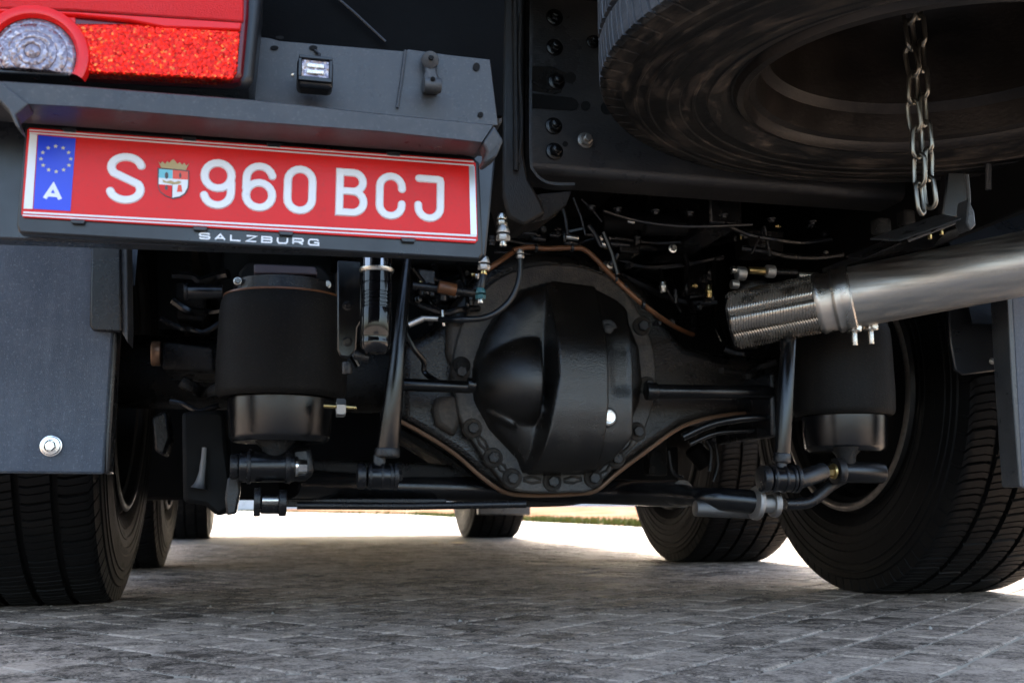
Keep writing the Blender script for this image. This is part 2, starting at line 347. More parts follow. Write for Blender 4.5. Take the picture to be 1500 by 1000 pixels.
for i in range(8):
    vs, fs = paver_verts(.0950, 0, i); me = bpy.data.meshes.new('paver'); me.from_pydata(vs, [], fs); me.materials.append(GM)
    me.shade_smooth(); me.set_sharp_from_angle(angle=R(35)); pmesh.append(me)
cells = []
for i in range(-60, 90):
    for j in range(-60, 90):
        c = e1*(i*PS+.03)+e2*(j*PS+.035)
        if GX0-.04 < c.x < GX1+.04 and GY0-.04 < c.y < GY1+.04:
            d = c-Vector((0, 0, H)); z = d.dot(fw)
            vis = z > .3 and abs(d.dot(rt)/z) < .51 and abs(d.dot(up)/z) < .36
            cells.append((0 if vis else 1, c.y, c, i, j))
cells.sort(key=lambda t: t[:2])
big, bigf, tone = [], [], []
for k, (nv, _, c, i, j) in enumerate(cells):
    rz = th+random.choice((0, PI/2, PI, -PI/2))+random.gauss(0, .006)
    dz = max(-.0012, min(.0008, random.gauss(-.0002, .0006))); tx, ty = max(-.012, min(.012, random.gauss(0, .006))), max(-.012, min(.012, random.gauss(0, .006)))
    c = c+e1*random.gauss(0, .0007)+e2*random.gauss(0, .0007)
    if k < 300 and not nv:
        o = bpy.data.objects.new('paver', pmesh[k % 8]); C.objects.link(o); o.parent = ground
        o.location = Vector((c.x, c.y, dz))-wl(ground); o.rotation_euler = (tx, ty, rz)
    else:
        mt = Matrix.Translation((c.x, c.y, dz)) @ Matrix.Rotation(rz, 4, 'Z') @ Matrix.Rotation(tx, 4, 'X') @ Matrix.Rotation(ty, 4, 'Y')
        vs, fs = paver_verts(.0950, 0, k % 8); b0 = len(big)
        big += [mt @ Vector(v) for v in vs]; bigf += [tuple(a+b0 for a in f) for f in fs]; tone += [random.random()]*len(vs)
me = bpy.data.meshes.new('laid_pavers'); me.from_pydata(big, [], bigf); me.materials.append(GM)
at_ = me.attributes.new('tone', 'FLOAT', 'POINT'); at_.data.foreach_set('value', tone)
o = bpy.data.objects.new('laid_pavers', me); C.objects.link(o); o.parent = ground; o.location = -wl(ground); o['kind'] = 'stuff'

m = M(); rnd = random.Random(21)
for k in range(700):
    x, y = rnd.uniform(-1.2, 3.2), rnd.uniform(.9, 5); r_ = abs(rnd.gauss(0, .0016))+.0008; c = Vector((x, y, r_*.5)); q_ = [Vector((rnd.uniform(.6, 1.2)*r_*math.cos(a), rnd.uniform(.6, 1.2)*r_*math.sin(a), 0)) for a in (0, 1.3, 2.5, 3.8, 5.1)]
    m.add([c+v for v in q_]+[c+Vector((0, 0, r_*.9))], [(i, (i+1) % 5, 5) for i in range(5)])
gv = m.build('grit', mat('loose_grit', (.3, .27, .23), .8), ground, smooth=0, kind='stuff')

# verge ahead on the right, a bank and a white wall far beyond
def vergemat():
    m = bpy.data.materials.new('grass_and_red_earth'); m.use_nodes = True; n = m.node_tree; b = n.nodes['Principled BSDF']; L = n.links.new
    g = n.nodes.new('ShaderNodeNewGeometry'); a = n.nodes.new('ShaderNodeTexNoise'); a.inputs['Scale'].default_value = 1.2; a.inputs['Detail'].default_value = 8
    L(g.outputs['Position'], a.inputs['Vector']); cr = n.nodes.new('ShaderNodeValToRGB')
    e = cr.color_ramp.elements; e[0].position = .4; e[0].color = (.17, .08, .045, 1); e[1].position = .62; e[1].color = (.27, .17, .12, 1)
    L(a.outputs[0], cr.inputs[0]); L(cr.outputs[0], b.inputs['Base Color']); b.inputs['Roughness'].default_value = 1; b.inputs['Specular IOR Level'].default_value = 0
    return m
EARTH = vergemat()
GRASSM = mat('yellow_green_grass', (.09, .11, .01), .8, dust=.6, dcol=(.16, .13, .02), dscale=3)
edge = [PG(1900, 812), PG(1500, 800), PG(1160, 787), PG(925, 771), PG(780, 764), PG(600, 754), PG(300, 747.5)]
m = M(); n = len(edge)
vs = [Vector((p.x, p.y, .004)) for p in edge]+[Vector((p.x+.6, p.y+1.6, .07)) for p in edge]+[Vector((p.x+5, p.y+10, .19)) for p in edge]+[Vector((p.x+30, p.y+45, .21)) for p in edge]
m.add(vs, [(i, i+1, n+i+1, n+i) for i in range(n-1)]+[(k_*n+i, k_*n+i+1, (k_+1)*n+i+1, (k_+1)*n+i) for k_ in (1, 2) for i in range(n-1)])
verge = m.build('earth_bank', EARTH, smooth=0); verge['kind'] = 'structure'; verge['label'] = 'bare reddish earth bank beyond the paving'
m = M(); rnd = random.Random(3)
for i in range(n-1):
    a, b = edge[i], edge[i+1]; L_ = (b-a).length; cnt = int(min(1500, 260*L_))
    for k in range(cnt):
        p = a.lerp(b, rnd.random())+Vector((.42, 1.0, 0))*rnd.random()*.6; hh = rnd.uniform(.03, .09); an = rnd.random()*6.3; wv = Vector((math.cos(an), math.sin(an), 0))*rnd.uniform(.01, .025)
        tip = p+Vector((rnd.gauss(0, .02), rnd.gauss(0, .02), hh+.02)); m.add([p-wv, p+wv, tip], [(0, 1, 2)])
gr = m.build('grass', GRASSM, smooth=0, kind='stuff'); gr['label'] = 'thin yellow green grass along the edge of the paving'; gr['category'] = 'grass'
wallt = empty('boundary_wall', (16, 46, 0)); tag(wallt, 'low white wall far beyond the reddish earth bank', 'wall')
WALLM = mat('white_render', (.62, .6, .57), .8, dust=.3)
M().box((20, 46.2, .6), (90, .3, 1.2)).build('wall', WALLM, wallt); M().box((20, 46.2, 1.24), (90.2, .4, .08)).build('coping', WALLM, wallt)
hed = M(); rnd = random.Random(5)
for i in range(9000):
    x = rnd.uniform(-30, 70); y = rnd.uniform(48, 51); z = abs(rnd.gauss(0, 1))*1.3+.1; 
    hmax = 3.2+.8*math.sin(x*.35)+.5*math.sin(x*1.1); z = min(z, hmax)
    r_ = rnd.uniform(.1, .32); a = Vector((rnd.gauss(0, 1), rnd.gauss(0, 1), rnd.gauss(0, 1))).normalized()*r_; b = a.orthogonal().normalized()*r_
    c = Vector((x, y, z)); hed.add([c-a, c+b, c+a, c-b], [(0, 1, 2, 3)])
hd = hed.build('hedge', mat('hedge_foliage', (.05, .085, .025), .6, dust=.3, dcol=(.09, .11, .04)), smooth=0, kind='stuff')
tag(hd, 'long green hedge growing behind the white wall', 'hedge')

# ------------------------------------------------------------------ the truck
truck = empty('truck', (XC, YA, 0))
tag(truck, 'black truck seen from low behind, red number plate S 960 BCJ over a dark axle', 'truck')
T = truck

# body, cab and added light blockers: what roofs the view and throws the shade
BODY = mat('dark_truck_body_paint', (.02, .022, .026), .4, dust=.2)
M().box((XC, 4.35, 2.35), (2.5, 6.1, 2.1)).build('cargo_body', mat('grey_cargo_body_paint', (.25, .26, .27), .5), T, bevel=.02)
M().box((XC, 8.15, 1.8), (2.45, 1.5, 2.7)).build('cab', BODY, T, bevel=.1)
for s_ in (-1, 1):
    M().box((XC+s_*1.22, 4.6, 1.1), (.04, 6.6, .36)).build('skirt_light_block', DARK, T, bevel=.004)  # added unseen panel: closes the side against sky light
    M().box((XC+s_*1.0, 5.75, .72), (.4, 1.9, .74)).build('side_light_block', DARK, T, bevel=.03)  # added unseen box: keeps side and front light from under the truck
    M().box((XC+s_*.74, 3.3, 1.0), (.02, 3.6, .5)).build('inner_light_block', DARK, T, bevel=.003)  # added panel: blocks the bright opening between frame and wheel
M().box((XC, 6.45, .44), (2.2, 3.9, .05)).build('under_light_block', DARK, T)  # added low sheet: cuts front light reaching the ground below
M().box((XC, 4.6, 1.27), (2.3, 6.2, .05)).build('floor', DARK, T)
M().box((XC, 8.6, .58), (2.3, .18, .36)).build('front_bumper', GREYP, T, bevel=.04)
for s_ in (-1, 1): M().box((XC+s_*.4, 5.4, .98), (.08, 6.6, .27)).build('frame_rail', SATIN, T, bevel=.006)
M().box((XC, 5.6, .72), (.75, 1.7, .62)).build('gearbox', CAST, T, bevel=.08)
M().box((XC, 7.2, .8), (.85, 1.2, .8)).build('engine', CAST, T, bevel=.08)
M().cyl((XC, 2.75, .55), (XC, 3.5, .6), .06).build('drive_shaft', DARK, T)
M().cyl((XC, 4.2, .6), (XC, 4.9, .68), .06).build('drive_shaft', DARK, T)

# --- wheels
def tyre_mesh(name, Rr=.535, flat=True, matl=RUB, RO=None):
    G = []   # (w, r, rib id or None); grooves get None
    ribs = [(-.168, -.113), (-.099, -.043), (-.029, .029), (.043, .099), (.113, .168)]
    for k, (a, b) in enumerate(ribs):
        if k > 0:
            gw0, gw1 = ribs[k-1][1], a
            G += [(gw0+.0015, Rr-.013, None), (gw1-.0015, Rr-.013, None)]
        cr = lambda w_: -.006*(w_/.168)**2
        G += [(a, Rr+cr(a), k), ((a*.75+b*.25), Rr+cr(a*.7+b*.3), k), ((a*.25+b*.75), Rr+cr(a*.3+b*.7), k), (b, Rr+cr(b), k)]
    side = [(.177, Rr-.012, 's'), (.181, Rr-.03, 's'), (.183, Rr-.042, None), (.1865, Rr-.045, None), (.1885, Rr-.058, None), (.191, Rr-.060, None), (.191, Rr-.064, None), (.189, Rr-.066, None), (.190, Rr-.078, None), (.1925, Rr-.08, None), (.1925, Rr-.083, None), (.191, Rr-.085, None),
            (.1925, Rr-.10, None), (.194, Rr-.112, None), (.1925, Rr-.115, None), (.1945, Rr-.128, None), (.1945, Rr-.132, None), (.1925, Rr-.134, None), (.192, Rr-.15, None), (.1935, Rr-.152, None), (.1930, Rr-.156, None), (.1908, Rr-.158, None), (.188, Rr-.175, None), (.1895, Rr-.178, None), (.186, Rr-.185, None), (.178, Rr-.205, None), (.17, Rr-.213, None), (.172, Rr-.218, None), (.165, Rr-.228, None), (.12, Rr-.235, None)]
    prof = [(-a, b, c) for a, b, c in side][::-1]+G+side
    NP = 84; wr = random.Random(9); wob = [wr.uniform(-.0035, .0035) for _ in range(97)]; wear = [wr.uniform(0, .0016) for _ in range(89)]; q_ = len(prof); vs = []; cnt = 0
    for k in range(NP):
        for st, fr in ((0, 0), (0, .42), (2, .44), (2, .49), (0, .51), (0, .83), (1, .86), (1, .975)):
            for (w_, r_, c) in prof:
                a = 2*PI*(k+fr)/NP; r2 = r_
                if isinstance(c, int):
                    r2 -= wear[(k*7+c*3) % 89]
                    a += (.010*math.sin(w_*62+c*2)+(.016 if c % 2 else -.016)+w_*.10+wob[(k*5+c) % 97])
                    if st == 1: r2 -= .009 if c in (0, 4) else .0065
                    if st == 2: r2 -= .004
                elif c == 's' and st == 1: r2 -= .008
                vs.append((w_, math.cos(a)*r2, math.sin(a)*r2))
            cnt += 1
    fs = [(i*q_+j, ((i+1) % cnt)*q_+j, ((i+1) % cnt)*q_+j+1, i*q_+j+1) for i in range(cnt) for j in range(q_-1)]
    if flat:
        o2 = []
        for (x, y, z) in vs:
            lim = -.525
            if z < lim+.012:
                x *= 1.0+max(0, (lim+.012-z))*1.2
                z = max(z, lim)
            o2.append((x, y, z))
        vs = o2
    me = bpy.data.meshes.new(name); me.from_pydata(vs, [], fs); me.materials.append(matl)
    if not flat:
        me.materials.append(mat('skylit_dusty_tread', (.07, .075, .083), .5, dust=.6, dcol=(.12, .125, .135), bump=.5, bscale=80, dscale=20))  # dust made pale and bluish to paint in sky light on the tread
        for p_ in me.polygons:
            if abs(p_.center.x) < .169: p_.material_index = 1
    me.shade_smooth(); me.set_sharp_from_angle(angle=R(32)); return me
RIMM = mat('dusty_black_rim', (.008, .007, .006), .5, dust=.4, dcol=(.025, .018, .013), bump=.3, spec=.4)
def rim_mesh(name, matl):
    mm = M(); prof = [(-.172, .318), (-.182, .312), (-.184, .302), (-.178, .296), (-.168, .293), (-.163, .283), (-.12, .279), (-.105, .266), (-.03, .262), (.02, .262), (.06, .255), (.085, .24), (.1, .2), (.1, .14), (.085, .135), (.085, .001)]
    mm.lathe(prof, (0, 0, 0), (1, 0, 0), 96)
    mm.lathe([(.172, .318), (.182, .312), (.178, .298), (.163, .285), (.12, .279), (.08, .27), (.06, .262)], (0, 0, 0), (1, 0, 0), 96)
    me = bpy.data.meshes.new(name); me.from_pydata(mm.v, [], mm.f); bm = bmesh.new(); bm.from_mesh(me); bmesh.ops.remove_doubles(bm, verts=bm.verts, dist=1e-5)
    bmesh.ops.recalc_face_normals(bm, faces=bm.faces); bm.to_mesh(me); bm.free(); me.materials.append(matl); me.shade_smooth(); me.set_sharp_from_angle(angle=R(35)); return me
TY = tyre_mesh('tyre'); RM = rim_mesh('rim', RIMM)
mm = M().lathe([(-.186, .3185), (-.19, .312), (-.19, .303), (-.1835, .2975)], (0, 0, 0), (1, 0, 0), 96)
LIPME = bpy.data.meshes.new('rim_lip'); LIPME.from_pydata(mm.v, [], mm.f); LIPME.materials.append(WORN); LIPME.shade_smooth()
dm = M().lathe([(.08, .001), (.08, .2), (-.09, .215), (-.1, .222), (-.115, .222), (-.12, .21), (-.125, .19), (-.13, .1), (-.13, .001)], (0, 0, 0), (1, 0, 0), 48)
DRUM = bpy.data.meshes.new('brake_drum'); DRUM.from_pydata(dm.v, [], dm.f); DRUM.materials.append(DARK); DRUM.shade_smooth(); DRUM.set_sharp_from_angle(angle=R(35))
LIPD = LIPME.copy(); LIPD.materials.clear(); LIPD.materials.append(RIMM)  # black lip copy: shade on the other wheels put into its colour
def wheel(x, y, side, drum=True, roll=0.0):
    w_ = empty('wheel', (x, y, .525), T); w_.rotation_euler = (0, 0, 0 if side > 0 else PI)
    for nm, me in (('tyre', TY), ('rim', RM), ('rim_lip', LIPME if side > 0 and y < 3 else LIPD), ('brake_drum', DRUM)):
        o = bpy.data.objects.new(nm, me); C.objects.link(o); o.parent = w_
    return w_
wheel(XC+1.085, YA, 1); wheel(XC-1.10, YA+.16, -1)
wheel(1.775, 4.02, 1); wheel(-.545, 4.08, -1)
wheel(1.555, 7.45, 1); wheel(-.56, 7.55, -1)

# --- axle 2 and front axle seen through the gaps
for yy in (4.05,):
    M().cyl((XC-.95, yy, .525), (XC+.95, yy, .525), .075).lathe([(-.22, .05), (-.16, .17), (0, .215), (.16, .17), (.2, .05)], (XC, yy, .53), (0, 1, 0), 32).build('second_axle', CAST, T)
M().box((XC, 7.4, .5), (1.5, .12, .13)).build('front_axle', CAST, T, bevel=.03)
M().box(P(738, 744, 6.9), (.36, .05, .09)).build('underrun_step', GREYP, T, bevel=.01)

# --- rear axle: housing shell (front-view outline extruded along the truck), tubes, cover
Ys = 2.22
low = [(585, 618), (625, 640), (668, 668), (705, 700), (738, 722), (770, 727), (808, 727), (845, 725), (874, 720), (905, 694), (945, 664), (1000, 626), (1060, 610), (1125, 606)]
upp = [(1125, 524), (1060, 520), (1005, 505), (975, 470), (950, 425), (905, 392), (860, 375), (800, 368), (745, 374), (700, 398), (668, 440), (645, 476), (600, 500), (585, 505)]
out = [P(x, y, Ys+.03) for x, y in low+upp]
M().prism(out, (0, .42, 0)).build('axle_housing', CAST, T, bevel=.028).modifiers['bevel'].segments = 4
mh = M(); mh.cyl((XC-.93, YA, .525), (P(600, 560, Ys).x, YA, .525), .085).cyl((P(1100, 560, Ys).x, YA, .525), (XC+.93, YA, .525), .085); each(mh, 'axle_tube', CAST, T)
# welded seam along the lower edge: a worn bare ridge
sp = smoothpath([P(x, y-2, Ys+.028) for x, y in low], 4)
M().tube(sp, px(3.2, Ys), 8).build('welded_seam', RUSTM, T)
sp = smoothpath([P(x, y+9, Ys+.05) for x, y in low[:9]], 4)
M().tube([p+Vector((0, .05, 0)) for p in sp], px(6, Ys), 8).build('lower_seam_flange', CAST, T)
def pad(pts, Y, d, name='casting_pad', mt=CAST, bev=.006): return M().prism([P(x, y, Y) for x, y in pts], (0, d, 0)).build(name, mt, T, bevel=bev)
# cover flange ring with its bolts
FLM = mat('dusty_flange', (.014, .0125, .011), .4, dust=.8, dcol=(.12, .095, .073), bump=.9, bscale=120, spec=.45, dscale=14)
fl_o = [(667, 583), (662, 555), (664, 520), (674, 480), (692, 445), (722, 412), (765, 392), (810, 386), (860, 392), (905, 415), (935, 455), (955, 500), (962, 550), (957, 593), (940, 640), (915, 668), (895, 690), (867, 718), (840, 721), (808, 722), (775, 721), (748, 716), (735, 704), (705, 665), (676, 618)]
fo = smoothpath([P(x, y, Ys) for x, y in fl_o+fl_o[:1]], 3)[:-1]
M().prism(fo, (0, .04, 0)).build('cover_flange', FLM, T, bevel=.005)
bolts = [(675, 545), (692, 627), (722, 670), (750, 700), (809, 705), (869, 700), (902, 671), (933, 632), (948, 565), (940, 478)]
for bx, by in bolts:
    c = P(bx, by, Ys-.001); r_ = px(8.2, Ys)
    M().cyl(c+Vector((0, .004, 0)), c+BACK*.005, r_*1.8, r_*1.6, 24).build('bolt_boss', FLM, T)
    M().hexbolt(c+BACK*.0045, BACK, r_, r_*.95, False).build('flange_bolt', CASTG, T)
mw = M()
for a, b in zip(bolts[1:7], bolts[2:8]):
    pa, pb = P(*a, Ys-.001), P(*b, Ys-.001); d = pb-pa; nrm = Vector((-d.z, 0, d.x)).normalized()*.006; pa = pa+d*.28; pb = pb-d*.28
    for sg in (-1, 1): mw.tube([pa+nrm*sg*.4, (pa+pb)/2+nrm*sg*1.2, pb+nrm*sg*.4], px(2, Ys), 6)
each(mw, 'flange_rib', FLM, T)
# the cover is one casting: height over the flange as a smooth field
inner = [(695, 590), (690, 565), (693, 530), (708, 488), (730, 452), (762, 424), (810, 412), (862, 420), (898, 442), (918, 468), (935, 510), (940, 560), (936, 590), (921, 625), (905, 653), (886, 678), (868, 692), (840, 695), (808, 696), (780, 695), (764, 691), (757, 673), (738, 652), (717, 630)]
def sst(a, b, x): t = max(0., min(1., (x-a)/(b-a))); return t*t*(3-2*t)
def inside(x, y):
    c_ = False; n_ = len(inner)
    for i_ in range(n_):
        x1, y1 = inner[i_]; x2, y2 = inner[(i_+1) % n_]
        if (y1 > y) != (y2 > y) and x < (x2-x1)*(y-y1)/(y2-y1)+x1: c_ = not c_
    return c_
def edist(x, y):
    m_ = 1e9; n_ = len(inner)
    for i_ in range(n_):
        x1, y1 = inner[i_]; x2, y2 = inner[(i_+1) % n_]; dx, dy = x2-x1, y2-y1
        t = max(0, min(1, ((x-x1)*dx+(y-y1)*dy)/(dx*dx+dy*dy))); m_ = min(m_, math.hypot(x-x1-dx*t, y-y1-dy*t))
    return m_
def smax(a, b, k=.012): h_ = max(k-abs(a-b), 0)/k; return max(a, b)+h_*h_*k*.25
def prof_y(y): return (prof_0(y-13)+prof_0(y-6.5)+prof_0(y)*2+prof_0(y+6.5)+prof_0(y+13))/6
def prof_0(y):
    pts = [(405, .02), (440, .058), (480, .098), (512, .128), (530, .137), (560, .14), (610, .139), (650, .128), (675, .105), (690, .07), (700, .03)]
    if y <= pts[0][0]: return pts[0][1]
    for (a, ha), (b, hb) in zip(pts, pts[1:]):
        if y <= b: return ha+(hb-ha)*(y-a)/(b-a)
    return .02
def height(x, y):
    e = edist(x, y)
    if not inside(x, y): return -.004-.0*e
    h_ = .052*math.sqrt(1-(1-min(1, e/46))**2)
    lx = 792-(max(0, y-560)/130)*22; rx_ = 866-(max(0, y-600)/100)*6
    band = prof_y(y)*sst(lx-9, lx+4, x)*sst(rx_+9, rx_-4, x)
    q_ = 1-((x-772)/80)**2-((y-562)/70)**2
    dome = (.105*math.sqrt(q_) if q_ > 0 else 0)*sst(792, 778, x)
    ridge = .8*prof_y(y)*sst(850, 862, x)*sst(922, 904, x)*(.88+.12*sst(-6, 6, x-884) if 0 else .9)
    neck = -.006*sst(495, 525, y)*sst(592, 568, y)*sst(912, 896, x)*sst(868, 884, x)
    groove = .0
    rib_ = .012*max(0, 1-abs((x-712)*.46-(y-608)*.9)/7)*sst(700, 712, x)*sst(752, 742, x)
    h_ = smax(smax(smax(h_, band, .01), dome, .012), ridge+neck if ridge > .001 else 0, .012)+rib_
    return h_*min(1, e/5+.15)
m_ = M(); NX, NY = 124, 132; x0_, x1_, y0_, y1_ = 686., 944., 406., 700.; vs = []
for iy in range(NY+1):
    for ix in range(NX+1):
        X_, Y_ = x0_+(x1_-x0_)*ix/NX, y0_+(y1_-y0_)*iy/NY
        p_ = P(X_, Y_, Ys); vs.append(Vector((p_.x, Ys-height(X_, Y_), p_.z)))
q_ = NX+1
ins = [v_.y < Ys+.0035 for v_ in vs]
m_.add(vs, [f_ for f_ in ((iy*q_+ix, iy*q_+ix+1, (iy+1)*q_+ix+1, (iy+1)*q_+ix) for iy in range(NY) for ix in range(NX)) if any(ins[k_] for k_ in f_)])
used = sorted({k_ for f_ in m_.f for k_ in f_}); mp_ = {a_: i_ for i_, a_ in enumerate(used)}; m_.v = [m_.v[k_] for k_ in used]; m_.f = [tuple(mp_[k_] for k_ in f_) for f_ in m_.f]
m_.build('differential_cover', CASTG, T, smooth=0).data.shade_smooth()
hY = lambda x, y: Ys-height(x, y)
c = P(890, 482, hY(890, 482)-.001); M().cyl(c+Vector((0, .03, 0)), c+BACK*.004, px(15, 2.1), n=28).hexbolt(c+BACK*.004, BACK, px(8, 2.1), .007, False).build('dark_plug', CASTG, T)
c = P(890, 611, hY(890, 611)-.002)
M().cyl(c+Vector((0, .03, 0)), c+BACK*.003, px(17, 2.1), px(15, 2.1), 28).build('plug_boss', CASTG, T)
c = c+BACK*.003
M().cyl(c, c+BACK*.004, px(12.5, 2.1), px(11.5, 2.1), 28).build('plug_washer', ALU, T)
M().lathe([(.004, px(9, 2.1)), (.008, px(9, 2.1)), (.008, px(7.6, 2.1)), (.0075, px(7, 2.1)), (.011, px(6.6, 2.1)), (.0115, .001)], c, BACK, 24).build('bright_filler_plug', BRIGHT, T, label='shiny bare metal filler plug on the cover')

# dusty housing shoulders left & right of the cover
pad([(640, 580), (672, 578), (676, 610), (668, 640), (640, 622), (634, 600)], Ys+.005, .04, 'housing_gusset', mat('dusty_cast', (.02, .017, .014), .55, dust=.85, dcol=(.11, .085, .065), bump=.6), .012)
pad([(655, 470), (700, 474), (706, 500), (690, 545), (668, 545), (655, 520)], Ys+.005, .04, 'housing_gusset', MATS['dusty_cast'], .012)
c = P(676, 535, Ys-.005); M().hexbolt(c, BACK, px(9, Ys), .01).build('bolt', CAST, T)

# radius rods either side of the cover
m_ = M().cyl(P(585, 563, 2.12), P(690, 567, 2.12), px(9, 2.1)); m_.cyl(P(684, 563.5, 2.12), P(696, 564.5, 2.12), px(11, 2.1)); m_.build('radius_rod', GLOSS, T)
m_ = M().cyl(P(950, 573, 2.13), P(1130, 575, 2.13), px(11, 2.1)); m_.cyl(P(946, 573, 2.13), P(962, 573, 2.13), px(13.5, 2.1)); m_.build('radius_rod', GLOSS, T)
m_ = M().tube(smoothpath([P(1000, 640, 2.16), P(1040, 622, 2.15), P(1085, 613, 2.14), P(1128, 611, 2.14)]), px(6, 2.1)); m_.build('suspension_rod', GLOSS, T)
m_ = M().tube(smoothpath([P(1010, 650, 2.2), P(1050, 634, 2.2), P(1105, 630, 2.2)]), px(4, 2.1)); m_.build('air_line', GLOSS, T)

# --- stabiliser tube across the bottom
Yt = 1.9
m_ = M(); m_.tube(smoothpath([P(425, 708, 2.1), P(520, 711, 2.24), P(620, 714, 2.3), P(750, 717, 2.33), P(900, 720, 2.28), P(1000, 723, 2.05)], 4), px(18.5, 2.25), 24)
m_.build('stabiliser_bar', GLOSS, T)
m_ = M(); m_.tube([P(425, 690, 2.2), P(600, 694, 2.3), P(700, 700, 2.35)], px(17, 2.2), 20); m_.build('track_rod', CAST, T)
m_ = M(); m_.tube(smoothpath([P(985, 723, 2.06), P(1010, 726, 2.0), P(1040, 729, 1.93), P(1105, 735, Yt)], 4), [px(17, Yt)]*4+[px(15, Yt)]*5+[px(17.5, Yt)]*4, 20); m_.build('stabiliser_end', GLOSS, T)
m_ = M().cyl(P(1018, 744, Yt+.03), P(1108, 748, Yt+.03), px(12, Yt)); m_.build('lower_link', ALUD, T)
m_ = M().cyl(P(1104, 736, Yt-.01), P(1112, 737, Yt-.01), px(25, Yt), n=28).cyl(P(1110, 737, Yt-.01), P(1132, 738, Yt-.01), px(13, Yt)).cyl(P(1130, 738, Yt-.01), P(1139, 738.5, Yt-.01), px(19, Yt)); m_.build('aluminium_clamp', mat('dirty_aluminium', (.38, .36, .34), .4, 1.0, dust=.5, dcol=(.1, .08, .06), bump=.5, bscale=120, dscale=25), T)
m_ = M().hexbolt(P(1139, 738.5, Yt-.01), (1, 0, 0), px(6, Yt)); m_.build('bolt', BRIGHT, T)
m_ = M().tube([P(435, 740, 2.0), P(600, 741, 2.0), P(770, 738, 2.0)], px(5.5, Yt), 10); m_.build('brake_line', SATIN, T)
m_ = M().box(P(520, 736, 2.3), (.36, .25, .018)); m_.build('lower_plate', SATIN, T, bevel=.003)
# left lower clamps and bushings
m_ = M().cyl(P(350, 683, 1.95), P(432, 683, 1.95), px(21, 1.95), n=32); m_.build('trailing_arm_bush', GLOSS, T)
m_ = M().cyl(P(337, 683, 1.95), P(350, 683, 1.95), px(17, 1.95)).cyl(P(362, 683, 1.95), P(368, 683, 1.95), px(23, 1.95)).cyl(P(418, 683, 1.95), P(426, 683, 1.95), px(23, 1.95)); each(m_, 'bush_washer', SATIN, T)
M().hexbolt(P(432, 683, 1.95), (1, 0, 0), px(9.5, 1.95), .022).build('bolt', BRIGHT, T)
m_ = M().cyl(P(372, 734, 1.95), P(382, 734, 1.95), px(20, 1.95)).cyl(P(382, 738, 1.95), P(410, 738, 1.95), px(13, 1.95)).cyl(P(408, 736, 1.95), P(420, 736, 1.95), px(18, 1.95)); m_.build('stabiliser_clamp', SATIN, T)
m_ = M().cyl(P(384, 733, 1.93), P(408, 733, 1.93), px(6, 1.95)); m_.build('clamp_pin', STEEL, T)
m_ = M().prism([P(x, y, 1.99) for x, y in ((333, 700), (350, 690), (352, 720), (346, 752), (332, 755), (329, 730))], (0, .05, 0)); m_.build('bracket', SATIN, T, bevel=.004)
# neck below piston left + arm behind
m_ = M().lathe([(0, px(15, 1.95)), (.018, px(17, 1.95)), (.03, px(26, 1.95)), (.034, px(30, 1.95))], P(402, 672, 1.95), (0, 0, 1), 28); m_.build('spring_foot', CAST, T)
m_ = M().prism([P(x, y, 1.98) for x, y in ((425, 655), (455, 652), (462, 690), (450, 704), (420, 704))], (0, .5, 0)); m_.build('trailing_arm', SATIN, T, bevel=.01)
m_ = M().prism([P(x, y, 2.05) for x, y in ((266, 603), (322, 601), (330, 610), (332, 655), (345, 740), (320, 757), (300, 740), (268, 735))], (0, .25, 0)); m_.build('brake_bracket', DARK, T, bevel=.008)
m_ = M().tube(smoothpath([P(300, 655, 2.03), P(297, 690, 2.03), P(292, 715, 2.03)], 4), [px(4, 2), px(4, 2), px(4, 2), px(5, 2), px(5, 2), px(6, 2), px(7, 2), px(9, 2), px(12, 2)], 12); m_.build('brake_pushrod', ALUD, T)

# --- air springs
def air_spring(cx, ytop, ymid, ybot, wB, wP, Y, ring=True):
    root = empty('air_spring', P(cx, ybot, Y), T)
    zt, zm, zb = P(cx, ytop, Y).z, P(cx, ymid, Y).z, P(cx, ybot, Y).z
    o_ = Vector((P(cx, ymid, Y).x, Y, 0)); rb = px(wB/2, Y); rp = px(wP/2, Y)
    hh = zt-zm
    M().lathe([(zm-.004, rp*.95), (zm-.006, rb*.93), (zm, rb*.985), (zm+.008, rb), (zm+hh*.25, rb*1.01), (zm+hh*.6, rb), (zm+hh*.85, rb*.99), (zm+hh*.95, rb*.97), (zt, rb*.94)], o_, (0, 0, 1), 64).build('bellows', BELL, root)
    M().lathe([(zb, .001), (zb, rp*.86), (zb+.006, rp*.93), (zb+.012, rp*.95), (zm-.012, rp), (zm-.007, rp*1.0), (zm-.0065, rp*.9)], o_, (0, 0, 1), 64).build('piston', GLOSS, root)
    M().lathe([(zt-.001, rb*.93), (zt+.001, rb*.945), (zt+.004, rb*.94), (zt+.005, rb*.9), (zt+.008, .001)], o_, (0, 0, 1), 64).build('clamp_ring', COPP if ring else SATIN, root)
    M().lathe([(zt+.008, rb*.8), (zt+.03, rb*.78), (zt+.031, .001)], o_, (0, 0, 1), 40).build('top_plate', SATIN, root)
    return root
air_spring(412, 440, 580, 648, 174, 142, 1.98)
air_spring(1236, 480, 606, 662, 152, 128, 2.02, False)
pad([(362, 384), (470, 388), (486, 405), (486, 430), (350, 428), (350, 398)], 1.98, .15, 'spring_hanger', DARK)
pad([(372, 386), (462, 390), (466, 402), (372, 400)], 1.9, .06, 'hanger_plate', mat('faded_grey_steel', (.06, .05, .065), .5), .003)
for q_ in ((480, 407), (349, 412)): M().hexbolt(P(q_[0]-1, q_[1]+10 if q_[0] > 400 else q_[1], 1.93), BACK, px(4.2, 1.9), .008).build('bolt', STEEL, T)
